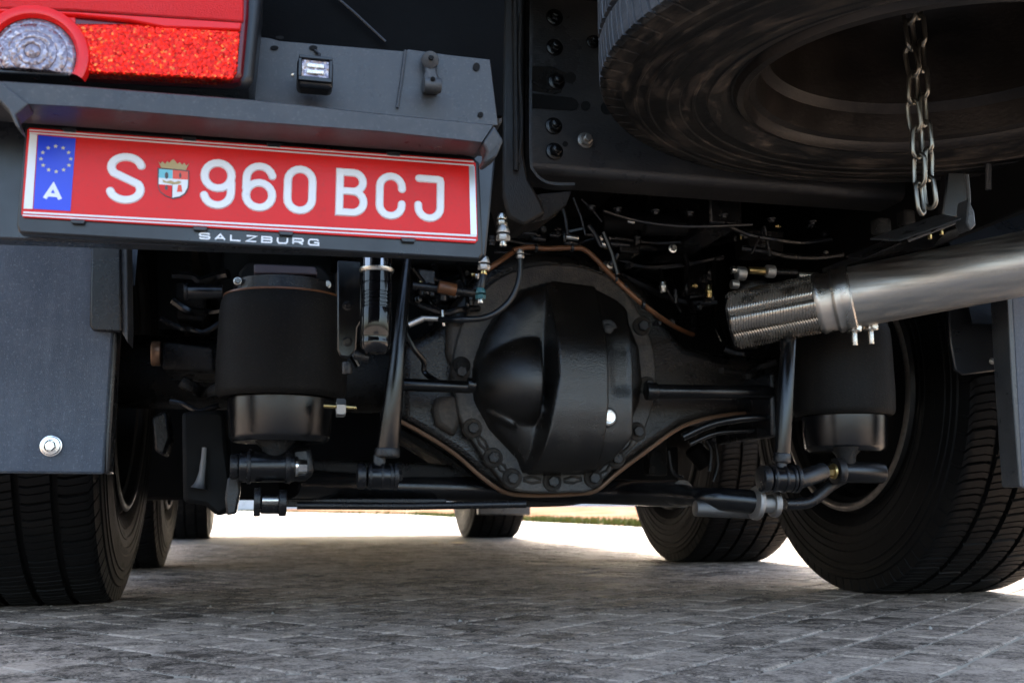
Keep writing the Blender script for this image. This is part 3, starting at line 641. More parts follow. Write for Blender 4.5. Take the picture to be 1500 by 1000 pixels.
M().cyl(P(272, 427, 1.85), P(326, 428, 1.85), px(10, 1.85)).build('pipe_stub', GLOSS, T); M().cyl(P(270, 427, 1.85), P(275, 427, 1.85), px(12, 1.85)).build('pipe_collar', SATIN, T)
# left: bracket block toward wheel
pad([(238, 500), (312, 508), (316, 545), (236, 540)], 2.15, .2, 'axle_bracket', CAST)
M().cyl(P(222, 518, 2.15), P(236, 518, 2.15), px(17, 2.15)).build('axle_nut', RUSTM, T)
pad([(222, 610), (244, 600), (250, 640), (240, 668), (226, 660)], 2.2, .1, 'drum_shield', SATIN)
# level sensor / hex fitting right of left piston
M().hexbolt(P(488, 597, 1.87), (1, 0, 0), px(13, 1.87), .022, False).build('hex_fitting', ALU, T)
M().cyl(P(474, 594, 1.87), P(522, 597, 1.87), px(3, 1.87)).build('threaded_pin', BRASS, T)

# --- shock absorbers
def shock(xt, yt, xb, yb, wt, wb, Y, bush):
    root = empty('shock_absorber', P(xb, yb, Y), T)
    M().cyl(P(xt, yt, Y+.02), P(xb, yb, Y), px(wt/2, Y), px(wb/2, Y), 32, .05).build('cylinder', GLOSS, root)
    M().cyl(P(xb-.5, yb-6, Y), P(xb-1, yb+8, Y), px(wb/2*1.12, Y), n=28).build('end_collar', SATIN, root)
    bx, by, hw, r_ = bush; k = px(1, Y)
    M().cyl(P(bx, yb+4, Y), P(bx, by-r_*.6, Y), px(9, Y)).build('neck', SATIN, root)
    M().cyl(P(bx-hw*.55, by, Y), P(bx+hw*.75, by+1, Y), r_*k, n=32).build('bushing', GLOSS, root)
    each(M().cyl(P(bx-hw, by, Y), P(bx-hw*.62, by, Y), r_*k*1.05, n=28).cyl(P(bx+hw*.62, by, Y), P(bx+hw*.8, by, Y), r_*k*1.12, n=28), 'bush_washer', SATIN, root)
    M().hexbolt(P(bx+hw*.8, by, Y), (1, 0, 0), r_*k*.42, .008).build('bolt', SATIN, root)
    for t_ in (-.42, .1, .5): M().cyl(P(bx+hw*t_-2, by, Y), P(bx+hw*t_+2, by, Y), r_*k*1.09, n=28).build('bush_ring', SATIN, root)
    return root
shock(597, 378, 568, 662, 13, 32, 1.85, (556, 697, 33, 17))
shock(1155, 490, 1146, 670, 25, 24, 1.85, (1144, 701, 30, 19))
# right trailing link, bush and bolt
M().cyl(P(1166, 704, 1.88), P(1205, 690, 1.92), px(14, 1.9)).build('link_rod', SATIN, T)
M().cyl(P(1232, 690, 1.97), P(1292, 692, 1.97), px(17, 1.95), n=28).build('trailing_arm_bush', GLOSS, T)
M().cyl(P(1222, 690, 1.97), P(1233, 690, 1.97), px(21, 1.95), n=28).build('bush_washer', SATIN, T)
M().hexbolt(P(1222, 690, 1.96), (-1, 0, 0), px(8.5, 1.95), .016).build('bolt', BRASS, T)
M().lathe([(0, px(13, 1.95)), (.018, px(15, 1.95)), (.03, px(22, 1.95)), (.036, px(26, 1.95))], P(1240, 680, 1.97), (0, 0, 1), 28).build('spring_foot', CAST, T)
M().tube(smoothpath([P(1150, 738, 2.0), P(1185, 735, 2.0), P(1215, 712, 2.0), P(1235, 700, 2.0)]), px(9, 2)).build('stabiliser_arm', SATIN, T)

# --- hydraulic cylinder with bracket at left of centre
Yh = 1.6
root = empty('hydraulic_cylinder', P(548, 500, Yh), T)
z = lambda y: P(550, y, Yh).z
o_ = Vector((P(551, 450, Yh).x, Yh, 0)); k = px(1, Yh)
M().lathe([(z(398), 21*k), (z(372), 21*k), (z(372), .001)], o_, (0, 0, 1), 40).build('piston_rod', mat('chromed_dark_rod', (.2, .2, .22), .12, 1.0, rvar=.04), root)
M().lathe([(z(400), .001), (z(400), 23*k), (z(397), 25*k), (z(394), 25*k), (z(393), 20*k)], o_, (0, 0, 1), 40).build('rod_collar', STEEL, root)
prof = [(z(400), .001), (z(400), 21.5*k)]
for y in (416, 430, 435, 440, 446, 451): prof += [(z(y-1.5), 21.5*k), (z(y-.7), 20.2*k), (z(y+.7), 20.2*k), (z(y+1.5), 21.5*k)]
prof += [(z(460), 22*k), (z(492), 22*k), (z(497), 20.5*k), (z(500), 21.5*k), (z(510), 20*k), (z(517), 14*k), (z(519), .001)]
M().lathe(prof, o_, (0, 0, 1), 48).build('barrel', mat('high_gloss_black', (.004, .004, .005), .1, rvar=.04), root)
M().prism([P(x, y, Yh+.05) for x, y in ((494, 380), (530, 382), (530, 470), (524, 480), (522, 512), (512, 524), (498, 522), (494, 512))], (0, .012, 0)).build('mounting_bracket', GLOSS, T, bevel=.003)
M().cyl(P(518, 519, Yh+.02), P(540, 524, Yh+.02), px(7, Yh)).build('lower_pin', SATIN, T)
M().hexbolt(P(509, 448, Yh+.05), BACK, px(5, Yh), .006).build('bolt', GLOSS, T)
M().hexbolt(P(509, 500, Yh+.05), BACK, px(5, Yh), .006).build('bolt', GLOSS, T)
M().cyl(P(508, 530, 1.8), P(508, 548, 1.8), px(7, 1.8)).build('valve_body', SATIN, T)

# --- pipes, hoses, fittings in the dark centre
hose([(752, 366, 2.0), (775, 362, 2.0), (800, 364, 2.0), (838, 363, 2.0), (860, 368, 2.0), (895, 402, 2.0), (935, 440, 2.0), (975, 470, 2.06), (1000, 484, 2.16), (1015, 490, 2.24)], px(4, 2)).build('conduit', COPP, T, label='worn orange brown conduit arching over the axle')
hose([(712, 396, 2.0), (730, 384, 2.0), (752, 368, 2.02)], px(4, 2)).build('conduit', COPP, T)
for q_ in ((902, 408), (916, 421), (942, 446), (838, 363), (785, 363)):
    c = P(*q_, 2.0); M().cyl(c-Vector((.003, 0, 0)), c+Vector((.003, 0, 0)), px(6.5, 2), n=14).build('cable_tie', PLAST, T)
hose([(762, 376, 1.9), (761, 405, 1.9), (752, 432, 1.9), (735, 452, 1.9), (710, 465, 1.9), (672, 468, 1.9), (645, 468, 1.95)], px(4.5, 1.9)).build('rubber_hose', PLAST, T)
def fitting(x, y, Y, s=1.0, m1=ALU, m2=BRASS):
    c = P(x, y, Y); k = px(1, Y)*s; rt_ = empty('air_fitting', c, T)
    M().hexbolt(c, (0, 0, -1), 9*k, 10*k, False).cyl(c+Vector((0, 0, 10*k)), c, 6.5*k, 9*k).build('hex_nut', m1, rt_)
    M().cyl(c-Vector((0, 0, 9*k)), c-Vector((0, 0, 17*k)), 5*k).build('hose_tail', m2, rt_)
fitting(737, 342, 1.7, 1.15, ALU, STEEL); fitting(735, 322, 1.72, .9, STEEL); fitting(709, 386, 1.7, 1.0, ALU, BRASS); fitting(704, 430, 1.7, .85, GREEN, STEEL); fitting(762, 372, 1.9, .7)
M().cyl(P(708, 402, 1.7), P(704, 424, 1.7), px(5.5, 1.7)).build('rubber_hose', PLAST, T)
M().cyl(P(604, 418, 2.0), P(700, 430, 2.0), px(6, 2)).build('air_line', SATIN, T)
M().cyl(P(642, 420, 1.98), P(668, 425, 1.98), px(9, 2)).build('pipe_collar', COPP, T)
M().cyl(P(620, 466, 2.0), P(648, 467, 2.0), px(4, 2)).tube([P(620, 466, 2), P(598, 476, 2.0)], px(5, 2)).build('bare_pipe', STAIN, T)
M().cyl(P(648, 454, 1.98), P(650, 478, 1.98), px(2.5, 2)).build('bracket_pin', STEEL, T)
for a_, b_, r_, mt in (((820, 290), (832, 345), 3, SATIN), ((840, 290), (858, 345), 2, SATIN), ((852, 292), (882, 325), 1.6, SATIN), ((822, 296), (792, 314), 4, SATIN), ((884, 340), (905, 402), 4.2, GLOSS), ((905, 372), (893, 388), 3, SATIN), ((862, 330), (880, 360), 3.5, PLAST)):
    M().tube([P(*a_, 1.95), P((a_[0]+b_[0])/2+2, (a_[1]+b_[1])/2, 1.95), P(*b_, 1.95)], px(r_, 1.95), 8).build('cable', mt, T)
for (x, y, l, r_, mt) in ((776, 342, 20, 3, SATIN), (812, 345, 14, 3, SATIN), (838, 348, 18, 4, STEEL), (884, 358, 9, 5, STEEL), (905, 358, 34, 4, SATIN), (924, 325, 10, 3, STEEL), (975, 335, 60, 10, DARK), (790, 350, 18, 4, SATIN)):
    M().cyl(P(x-l/2, y-1, 2.05), P(x+l/2, y+1, 2.05), px(r_, 2)).build('pipe_union', mt, T)
M().hexbolt(P(985, 364, 2.0), BACK, px(5, 2), .01).build('bolt', BRIGHT, T)
M().cyl(P(880, 328, 2.3), P(1080, 330, 2.3), px(17, 2.3)).build('air_tank', DARK, T)
M().box(P(800, 360, 2.7), (.9, .06, .16)).build('cross_member', DARK, T, bevel=.01)
M().box((XC, 2.95, .8), (1.5, .3, .34)).build('suspension_cross_member', DARK, T, bevel=.03)
M().box((.39, 3.3, .45), (1.5, .05, .425)).build('dark_gap_sheet', DARK, T, bevel=.01)  # added dark sheet: stands in for shade across a bright gap

# crowded lines, clips and unions in the shadow over the axle
rnd = random.Random(77)
def run(x0, y0, x1, y1, Y, r_, mt, nm, sag=12):
    pts_ = []
    for k_ in range(5):
        t = k_/4; pts_.append((x0+(x1-x0)*t+rnd.uniform(-6, 6), y0+(y1-y0)*t+sag*math.sin(PI*t)+rnd.uniform(-4, 4), Y+rnd.uniform(-.03, .03)))
    hose(pts_, px(r_, Y), 5, 8).build(nm, mt, T)
for a_ in ((600, 400, 690, 396, 2.3, 4, GLOSS), (600, 440, 700, 452, 2.2, 5, SATIN), (610, 390, 660, 470, 2.25, 3, GLOSS), (640, 384, 632, 470, 2.3, 4, SATIN), (670, 390, 690, 460, 2.2, 3, GLOSS),
           (700, 350, 860, 336, 2.25, 4, GLOSS), (720, 372, 880, 345, 2.3, 3, SATIN), (860, 340, 1060, 352, 2.3, 4, GLOSS), (880, 355, 1080, 345, 2.4, 6, SATIN), (900, 380, 1060, 372, 2.4, 5, GLOSS),
           (905, 400, 1050, 440, 2.5, 7, GLOSS), (1000, 345, 1020, 480, 2.4, 4, SATIN), (1040, 350, 1056, 500, 2.5, 5, GLOSS), (960, 380, 1000, 470, 2.45, 3, SATIN), (880, 310, 1100, 325, 1.98, 3, GLOSS),
           (1060, 330, 1220, 350, 2.0, 4, GLOSS), (1090, 360, 1230, 370, 2.05, 5, SATIN), (250, 440, 330, 452, 2.2, 6, GLOSS), (240, 470, 320, 476, 2.2, 4, SATIN), (255, 400, 340, 398, 2.2, 7, GLOSS), (490, 400, 520, 540, 2.0, 4, GLOSS),
           (590, 480, 640, 560, 2.15, 4, GLOSS), (1060, 510, 1130, 500, 2.15, 6, GLOSS), (1060, 540, 1132, 532, 2.15, 5, CAST), (262, 560, 330, 566, 2.1, 8, CAST), (250, 585, 322, 590, 2.1, 4, GLOSS)):
    run(*a_, 'air_line')
for k_ in range(46):
    reg = rnd.choice(((600, 395, 700, 470), (700, 335, 900, 360), (880, 325, 1060, 400), (1060, 320, 1210, 372), (960, 400, 1060, 480)))
    x_, y_, Y_ = rnd.uniform(reg[0], reg[2]), rnd.uniform(reg[1], reg[3]), rnd.uniform(2.12, 2.2)
    k2 = px(1, Y_); ax_ = Vector(rnd.choice(((1, 0, 0), (1, 0, .2), (0, 0, 1), (.3, -1, 0)))); c_ = P(x_, y_, Y_); mt = rnd.choice((GLOSS, GLOSS, SATIN, SATIN, STEEL, BRASS, PLAST, CASTG)); r_ = rnd.uniform(2.5, 6)*k2; l_ = rnd.uniform(6, 22)*k2
    ax_.normalize(); M().cyl(c_-ax_*l_/2, c_+ax_*l_/2, r_, n=12).cyl(c_-ax_*l_*.15, c_+ax_*l_*.15, r_*1.35, n=6).build('pipe_union', mt, T)
for x_, y_ in ((866, 300), (905, 303), (960, 306), (1010, 309), (1060, 312), (1130, 318), (1190, 322)):
    M().hexbolt(P(x_, y_+2, 1.93), (0, 0, -1), px(5, 1.93), .008).build('bolt', SATIN, T)
for bx0, by0, bx1, by1, Y_, mt in ((612, 392, 640, 436, 2.28, SATIN), (650, 405, 690, 440, 2.32, CAST), (905, 330, 940, 372, 2.34, SATIN), (1000, 380, 1050, 430, 2.55, CAST), (1095, 335, 1150, 372, 2.2, CAST), (735, 322, 790, 350, 2.3, CAST), (255, 412, 300, 470, 2.3, CAST)):
    M().prism([P(x, y, Y_) for x, y in ((bx0, by0), (bx1, by0+3), (bx1-2, by1), (bx0+3, by1-2))], (0, .08, 0)).build('valve_block', mt, T, bevel=.005)
# links near axle right
for pts, r_, mt in (([(1035, 645), (1042, 660), (1040, 690)], 3.5, SATIN), ([(980, 660), (985, 690), (1000, 700)], 3, SATIN), ([(1048, 650), (1052, 680), (1045, 705)], 2.5, SATIN)):
    M().tube(smoothpath([P(*p_, 2.5) for p_ in pts]), px(r_, 2.5), 8).build('brake_hose', mt, T)
M().cyl(P(1040, 640, 2.6), P(1052, 648, 2.6), px(11, 2.6)).build('brake_valve', SATIN, T)
M().cyl(P(1015, 655, 2.7), P(1035, 680, 2.7), px(15, 2.7)).build('brake_chamber', DARK, T)
M().box(P(960, 668, 2.55), (.05, .05, .1)).build('bracket', CAST, T, bevel=.006)
M().box(P(930, 688, 2.75), (.24, .05, .13)).build('bracket', DARK, T, bevel=.006)  # added dark box: fills a bright gap under the flange with shade
pad([(1128, 545), (1136, 545), (1140, 640), (1130, 640)], 2.12, .3, 'frame_bracket', SATIN)

# --- exhaust
Y0, Y1 = 1.93, 1.62
def EX(x, y, t): return P(x, y, Y0+(Y1-Y0)*t)
ea, eb = EX(1072, 470, 0), EX(1500, 386, 1.0); ed = (eb-ea)
def ept(t): return ea+ed*t
root = empty('exhaust_pipe', ept(.4), T)
axn = ed.normalized(); L_ = ed.length
re = px(47, 1.83)
M().lathe([(L_*.43, re*.9), (L_*.43, re*1.0), (L_*.44, re*1.01), (L_*1.7, re*1.01), (L_*1.7, re*.95)], ea, axn, 80).build('tail_pipe', PIPEM, root)
# flexible section: axial bundles of ribbed hose strip, each a rounded lobe with fine rings
m_ = M(); NR = 34; NA = 96; l0, l1 = -.0, L_*.325; vs = []
rf = re*1.0
u_ = axn.orthogonal().normalized(); v_ = axn.cross(u_)
rowsl = []
for i in range(NR*4+1):
    t = l0+(l1-l0)*i/(NR*4); ph = i % 4
    rr2 = rf*(1.0 if ph in (1, 2) else .93)
    if i < 4: rr2 *= .9+.025*i
    rowsl.append((t, rr2, ph))
for (t, rr2, ph) in rowsl:
    for k_ in range(NA):
        an = 2*PI*k_/NA; lobe = abs(math.sin(an*4.0)); d_ = (1-.10*(1-lobe)**2.5)
        sh = .35*(l1-l0)/NR*math.sin(an*8)
        vs.append(ea+axn*(t+sh)+(u_*math.cos(an)+v_*math.sin(an))*rr2*d_)
nr = len(rowsl); m_.add(vs, [(i*NA+k_, i*NA+(k_+1) % NA, (i+1)*NA+(k_+1) % NA, (i+1)*NA+k_) for i in range(nr-1) for k_ in range(NA)])
m_.build('flexible_hose', mat('sooty_hose_steel', (.5, .45, .39), .27, 1.0, dust=.6, dcol=(.12, .09, .065), rvar=.08, dscale=20), root, smooth=35)
M().lathe([(-.002, .001), (-.004, rf*.55), (-.002, rf*.86), (.004, rf*.93)], ea, axn, 64).build('hose_end', SATIN, root)
M().lathe([(L_*.31, re*.98), (L_*.32, re*1.03), (L_*.33, re*1.03), (L_*.335, re*1.0), (L_*.385, re*.985), (L_*.39, re*.95)], ea, axn, 64).build('hose_sleeve', STAIN, root)
M().lathe([(L_*.37, re*1.0), (L_*.372, re*1.06), (L_*.38, re*1.10), (L_*.398, re*1.06), (L_*.402, re*1.07), (L_*.424, re*1.10), (L_*.432, re*1.09), (L_*.438, re*1.02)], ea, axn, 72).build('clamp_band', STAIN, root)
for sx, y0 in ((1251, 476), (1275, 474)):
    c = P(sx, y0+5, 1.8)
    M().box(c, (.022, .024, .016)).build('clamp_lug', STEEL, root, bevel=.003)
    M().hexbolt(c+Vector((.0, -.012, .0)), BACK, .0075, .006, False).build('clamp_nut', STEEL, root)
    M().cyl(c-Vector((0, 0, .006)), c-Vector((0, 0, .034)), .0058).build('clamp_bolt', STEEL, root)
for (x, y, l, r_, mt) in ((1075, 395, 8, 6, STEEL), (1085, 400, 12, 11, ALU), (1108, 396, 24, 6, BRASS), (1128, 397, 12, 10, ALU), (1150, 398, 34, 4.5, SATIN), (1186, 403, 34, 5, STEEL), (1076, 416, 10, 7, ALU)):
    M().cyl(P(x-l/2, y, 1.98), P(x+l/2, y+1, 1.98), px(r_, 1.98)).build('pipe_union', mt, T)
M().lathe([(0, px(26, 2)), (.01, px(27, 2)), (.02, px(24, 2)), (.021, .001)], P(1102, 428, 2.03), (0, 0, 1), 32).build('valve_cap', SATIN, T)
M().tube([P(1120, 332, 2.0), P(1100, 372, 2.0)], px(2.2, 2), 8).tube([P(1120, 332, 2.0), P(1128, 375, 2.0)], px(3, 2), 8).build('stay_rod', SATIN, T)

# exhaust heat bracket: slotted strap above the pipe
Yb = 1.62
m_ = M().prism([P(1230, 382, 1.8), P(1330, 352, 1.72), P(1400, 338, 1.6), P(1424, 318, 1.5), P(1424, 326, 1.5), P(1402, 348, 1.6), P(1330, 364, 1.72), P(1232, 390, 1.8)], (0, .07, .0)); m_.build('support_arm', SATIN, T, bevel=.002)
def flatplate(pts, th_, name, mt, Z=None):
    M().prism(pts, (0, 0, th_)).build(name, mt, T, bevel=.0015)
fa = [P(1274, 352, 1.62), P(1318, 354, 1.50), P(1408, 322, 1.38), P(1378, 316, 1.52)]
flatplate(fa, .004, 'slotted_plate', GREYP)
m_ = M(); 
for (x, y) in ((1332, 338), (1358, 330)): m_.prism([P(x-16, y+8, 1.52), P(x+8, y+8, 1.48), P(x+20, y, 1.46), P(x-4, y, 1.5)], (0, 0, -.002))
m_.build('slot', DARK, T)
fb = [P(1238, 378, 1.72), P(1266, 380, 1.66), P(1320, 357, 1.6), P(1295, 355, 1.68)]
flatplate(fb, .004, 'slotted_plate', SATIN)
M().tube(smoothpath([P(1416, 256, 1.45), P(1419, 295, 1.45), P(1414, 316, 1.45), P(1398, 326, 1.47), P(1330, 352, 1.5)]), px(3.4, 1.45), 8).build('bracket_rim', GREYP, T)
M().prism([P(x, y, 1.5) for x, y in ((1388, 252), (1416, 252), (1420, 300), (1410, 318), (1380, 320))], (0, .02, 0)).build('bracket_web', SATIN, T, bevel=.003)
M().prism([P(x, y, 1.42) for x, y in ((1419, 290), (1428, 310), (1430, 330), (1422, 338), (1416, 325))], (0, .03, 0)).build('bracket_tab', GREYP, T, bevel=.003)
for x, y in ((1362, 346), (1379, 340)): M().cyl(P(x, y+4, 1.55), P(x, y-7, 1.55), px(3.5, 1.5)).build('bolt', BRASS, T)
for x in (1447, 1449): M().cyl(P(x, 200, 1.6), P(x, 278, 1.6), px(4, 1.6)).build('pipe_bracket', GREYP, T)
M().box(P(1290, 332, 1.7), (.03, .03, .03)).build('bracket', CAST, T, bevel=.006); M().box(P(1327, 320, 1.7), (.025, .03, .03)).build('bracket', CAST, T, bevel=.006)

# --- rear cross beam (web, rounded foot, underside) with its bolts
Yw = 1.91
za, zb_ = P(800, 250, Yw).z, .0
xa, xb = P(772, 240, Yw).x, P(1405, 300, Yw).x
zl = P(1000, 262, Yw).z
prof = [(Yw, 1.26), (Yw, zl+.012)]
for k_ in range(7): an = k_/6*PI/2; prof.append((Yw+.02-.02*math.cos(an), zl+.012-.02*math.sin(an)))
prof += [(Yw+.1, zl-.008), (Yw+.1, zl-.002), (Yw+.02, zl-.002), (Yw+.006, zl+.012), (Yw+.006, 1.26)]
M().prism([Vector((xa, y, z)) for y, z in prof], (xb-xa, 0, 0)).build('rear_cross_beam', mat('scuffed_beam_paint', (.026, .026, .027), .34, dust=.5, dcol=(.075, .065, .056), bump=.4, bscale=120, spec=.5, dscale=6), T, smooth=30)
# end flange of the beam: a folded lip
lip = [P(773, -30, Yw), P(772, 120, Yw), P(772, 235, Yw), P(777, 258, Yw), P(792, 272, Yw), P(812, 276, Yw), P(836, 276, Yw)]
m_ = M(); sp = smoothpath(lip, 5)
vs = []
for i, p_ in enumerate(sp):
    t_ = (sp[min(i+1, len(sp)-1)]-sp[max(i-1, 0)]).normalized(); nrm = Vector((-t_.z, 0, t_.x))*.0028
    vs += [p_+nrm+BACK*.03, p_-nrm+BACK*.03, p_-nrm+Vector((0, .002, 0)), p_+nrm+Vector((0, .002, 0))]
n_ = len(sp); m_.add(vs, [(i*4+j, i*4+(j+1) % 4, (i+1)*4+(j+1) % 4, (i+1)*4+j) for i in range(n_-1) for j in range(4)]+[(0, 1, 2, 3), ((n_-1)*4+3, (n_-1)*4+2, (n_-1)*4+1, (n_-1)*4)])
m_.build('folded_lip', GREYP, T)
# vertical post left of it
M().prism([P(x, y, 1.78) for x, y in ((737, -40), (768, -40), (768, 225), (775, 262), (792, 292), (800, 312), (768, 330), (745, 318), (736, 285))], (0, .11, 0)).build('frame_end_plate', mat('dusty_black_steel', (.006, .0055, .005), .5, dust=.5, dcol=(.03, .022, .016), bump=.5, spec=.35), T, bevel=.006)
M().prism([P(x, y, 1.36) for x, y in ((722, -40), (734, -40), (736, 180), (728, 182), (726, 90))], (0, .05, 0)).build('edge_strip', GREYP, T, bevel=.003)
M().tube([P(754, -40, 1.77), P(755, 120, 1.77), P(756, 250, 1.77)], px(4, 1.77), 10).build('cable', MATS['dusty_black_steel'], T)
M().tube(smoothpath([P(763, 20, 1.77), P(761, 100, 1.76), P(764, 180, 1.77), P(760, 240, 1.77)]), px(2.5, 1.77), 8).build('cable', MATS['dusty_black_steel'], T)
def wbolt(x, y, r, mt=GLOSS, wr=1.5):
    c = P(x, y, Yw-.001); k = px(1, Yw); rt_ = empty('beam_bolt', c, T)
    M().cyl(c, c+BACK*.004, r*k*wr, r*k*wr*.95, 28).build('washer', mt, rt_)
    M().hexbolt(c+BACK*.004, BACK, r*k*1.02, .011, False).build('head', mt, rt_)
    M().cyl(c+BACK*.014, c+BACK*.021, r*k*.6).build('stud', mt, rt_)
for x, y in ((812, 26), (812, 70), (815, 120), (811, 185), (812, 222)): wbolt(x, y, 9)
wbolt(857, 206, 9, mat('weathered_zinc', (.34, .31, .28), .38, .85, dust=.3), 1.4)
wbolt(868, 62, 7); 
def hole(x, y, rx, ry, Y=Yw, name='hole'):
    pts = [P(x+rx*math.cos(a), y+ry*math.sin(a), Y-.0022) for a in [2*PI*k/24 for k in range(24)]]
    M().prism(pts, (0, .001, 0)).build(name, mat('deep_hole_black', (.001, .001, .001), 1.0), T)
for x, y, r_ in ((890, 158, 10), (858, 155, 7), (836, 114, 8), (828, 211, 4)): hole(x, y, r_, r_)
pts = [P(x, y, Yw-.0022) for x, y in ((780, 137), (838, 143), (845, 147), (848, 153), (845, 160), (838, 162), (780, 158))]
M().prism(pts, (0, .001, 0)).build('slot', MATS['deep_hole_black'], T)
M().prism([P(x, y, Yw-.002) for x, y in ((778, 97), (812, 98), (830, 108), (822, 136), (812, 138), (778, 132))], (0, .001, 0)).build('packing_plate', CAST, T, bevel=.0004)
# bent stay under beam at left
M().prism([P(x, y, 1.8) for x, y in ((772, 285), (838, 279), (830, 300), (800, 322), (760, 330))], (0, .08, 0)).build('gusset', CAST, T, bevel=.003)

# --- rear light bracket, panel, licence plate and bumper ledge
Yp = 1.24
M().prism([P(x, y, 1.32) for x, y in ((340, 50), (396, 56), (410, 60), (592, 75), (598, 72), (655, 80), (718, 87), (730, 184), (560, 175), (340, 145))], (0, .004, 0)).build('rear_panel', GREYP, T, bevel=.0012)
M().prism([P(x, y, 1.345) for x, y in ((340, -60), (740, -60), (736, 170), (340, 140))], (0, .01, 0)).build('inner_panel', mat('very_dark_panel', (.002, .002, .002), .65, dust=.3, dcol=(.005, .005, .006), bump=.3, spec=.05), T)
hole(402, 70, 6, 3, 1.32); hole(459, 70, 6, 3.5, 1.32); hole(698, 98, 5, 6, 1.32); hole(704, 168, 4, 4, 1.32); hole(410, 55, 6, 2.5, 1.32)
M().tube([P(485, -10, 1.335), P(520, 20, 1.335), P(565, 62, 1.335)], px(2.5, 1.33), 8).build('cable', SATIN, T)
M().tube([P(594, 74, 1.317), P(588, 120, 1.317), P(582, 158, 1.317)], px(2.2, 1.3), 8).build('weld_bead', GREYP, T)
# work lamp
root = empty('work_lamp', P(461, 115, 1.27), T)
c = P(461, 113, 1.28); sx = px(52, 1.25); sz = px(46, 1.25)
M().box(c, (sx, .03, sz)).build('housing', PLAST, root, bevel=.006)
cz = c+Vector((-.0, -.0165, .002))
bz = M(); k = px(1, 1.25)
for dx, dz, w_, h_ in ((0, 18, 48, 5), (0, -15, 48, 7), (-22, 1.5, 5, 28), (22, 1.5, 5, 28)): bz.box(cz+Vector((dx*k, -.001, dz*k)), (w_*k, .006, h_*k))
bz.build('bezel', PLAST, root, bevel=.001)
M().box(cz+Vector((0, .001, 1.5*k)), (40*k, .003, 27*k)).build('lens', LENSC, root, bevel=.0008)
for dz in (6, -3.5): M().box(cz+Vector((0, -.0015, dz*k)), (25*k, .003, 6*k)).build('led_strip', LEDM, root, bevel=.001)
M().tube([P(466, 92, 1.3), P(468, 80, 1.315), P(461, 74, 1.318)], px(2.2, 1.3), 8).build('cable', PLAST, root)
M().hexbolt(P(431, 110, 1.28), (-1, 0, 0), px(3, 1.28), .004).build('side_screw', STEEL, root)
# folded clip to the right
root = empty('clip_bracket', P(632, 115, 1.3), T)
M().cyl(P(630, 88, 1.32), P(630, 88, 1.30), px(13, 1.3), n=28).build('upper_boss', GREYP, root)
M().prism([P(x, y, 1.305) for x, y in ((619, 88), (642, 88), (640, 103), (645, 118), (645, 134), (620, 134), (619, 118), (623, 103))], (0, .014, 0)).build('clip_plate', GREYP, root, bevel=.003)
M().cyl(P(621, 124, 1.285), P(646, 126, 1.285), px(11, 1.3), n=24).build('rolled_end', GREYP, root)
M().hexbolt(P(631, 86, 1.299), BACK, px(4, 1.3), .004, False).build('rivet', DARK, root); M().cyl(P(634, 116, 1.276), P(634, 116, 1.273), px(3.5, 1.3)).build('rivet', DARK, root)

# bumper ledge: lip face, returning underside
def ledge():
    Yf = 1.16
    top = [(-120, 112), (0, 120), (120, 128), (375, 148), (560, 168), (722, 184)]
    bot = [(-120, 128), (42, 152), (120, 156), (375, 178), (560, 192), (706, 208)]
    bk = lambda x_: P(x_, 181+(x_-43)*.0725, Yf+.07)
    m_ = M(); vs = []; n_ = len(top)
    for (a_, b_) in zip(top, bot):
        pt = P(*a_, Yf); pb = P(*b_, Yf)
        vs += [pt+Vector((0, .16, .004)), pt+Vector((0, .004, .0025)), pt, pb, pb+Vector((0, .004, -.001)), bk(b_[0]), bk(b_[0])+Vector((0, 0, .006)), pb+Vector((0, .16, .03))]
    q_ = 8; m_.add(vs, [(i*q_+j, i*q_+(j+1) % q_, (i+1)*q_+(j+1) % q_, (i+1)*q_+j) for i in range(n_-1) for j in range(q_)]+[tuple(range(q_)), tuple((n_-1)*q_+j for j in range(q_))[::-1]])
    m_.build('bumper_ledge', GREYP, T, smooth=25)
ledge()
# turned-down ends
M().prism([P(724, 183, 1.16), P(738, 205, 1.16), P(728, 228, 1.16), P(712, 240, 1.17), P(706, 236, 1.17), P(714, 222, 1.16), P(707, 208, 1.16)], (0, .03, 0)).build('ledge_end', GREYP, T, bevel=.004)
M().prism([P(0, 119, 1.155), P(42, 152, 1.155), P(22, 168, 1.155), P(30, 190, 1.155), P(22, 182, 1.155), P(12, 160, 1.155), P(-8, 140, 1.155)], (0, .03, 0)).build('ledge_end', GREYP, T, bevel=.003)
M().prism([P(x, y, 1.275) for x, y in ((-150, 100), (730, 190), (712, 376), (-150, 345))], (0, .03, 0)).build('plate_carrier', mat('dark_blue_black_panel', (.012, .015, .02), .35), T, bevel=.003)

# plate frame and plate
def plq(pts, Y, d, name, mt, parent, bev=0, **kw): return M().prism([P(x, y, Y) for x, y in pts], (0, d, 0)).build(name, mt, parent, bevel=bev, **kw)
frame = plq(((37, 183), (44, 181), (694, 231), (702, 238), (708, 372), (702, 380), (560, 372), (60, 343), (28, 341), (24, 330)), Yp, .018, 'plate_frame', PLAST, T, .0025)
plate = plq(((43, 187), (692, 234), (697, 239), (700, 352), (696, 356), (34, 318), (31, 313), (40, 190)), Yp-.0035, .003, 'number_plate', RED, T, .0006, label='red number plate with white characters S 960 BCJ')
Yq = Yp-.0042
E_ = .0006
plq(((56, 198), (111, 203), (103, 309), (49, 306)), Yq, E_, 'blue_band', BLUE, plate)
plq(((43.5, 196), (54.5, 197), (47.5, 306), (34.5, 305.5)), Yq, E_, 'silver_edge', WHITE, plate)
plq(((687, 243), (695.5, 243.5), (698.5, 344), (689.5, 343.5)), Yq, E_, 'silver_edge', SILV, plate)
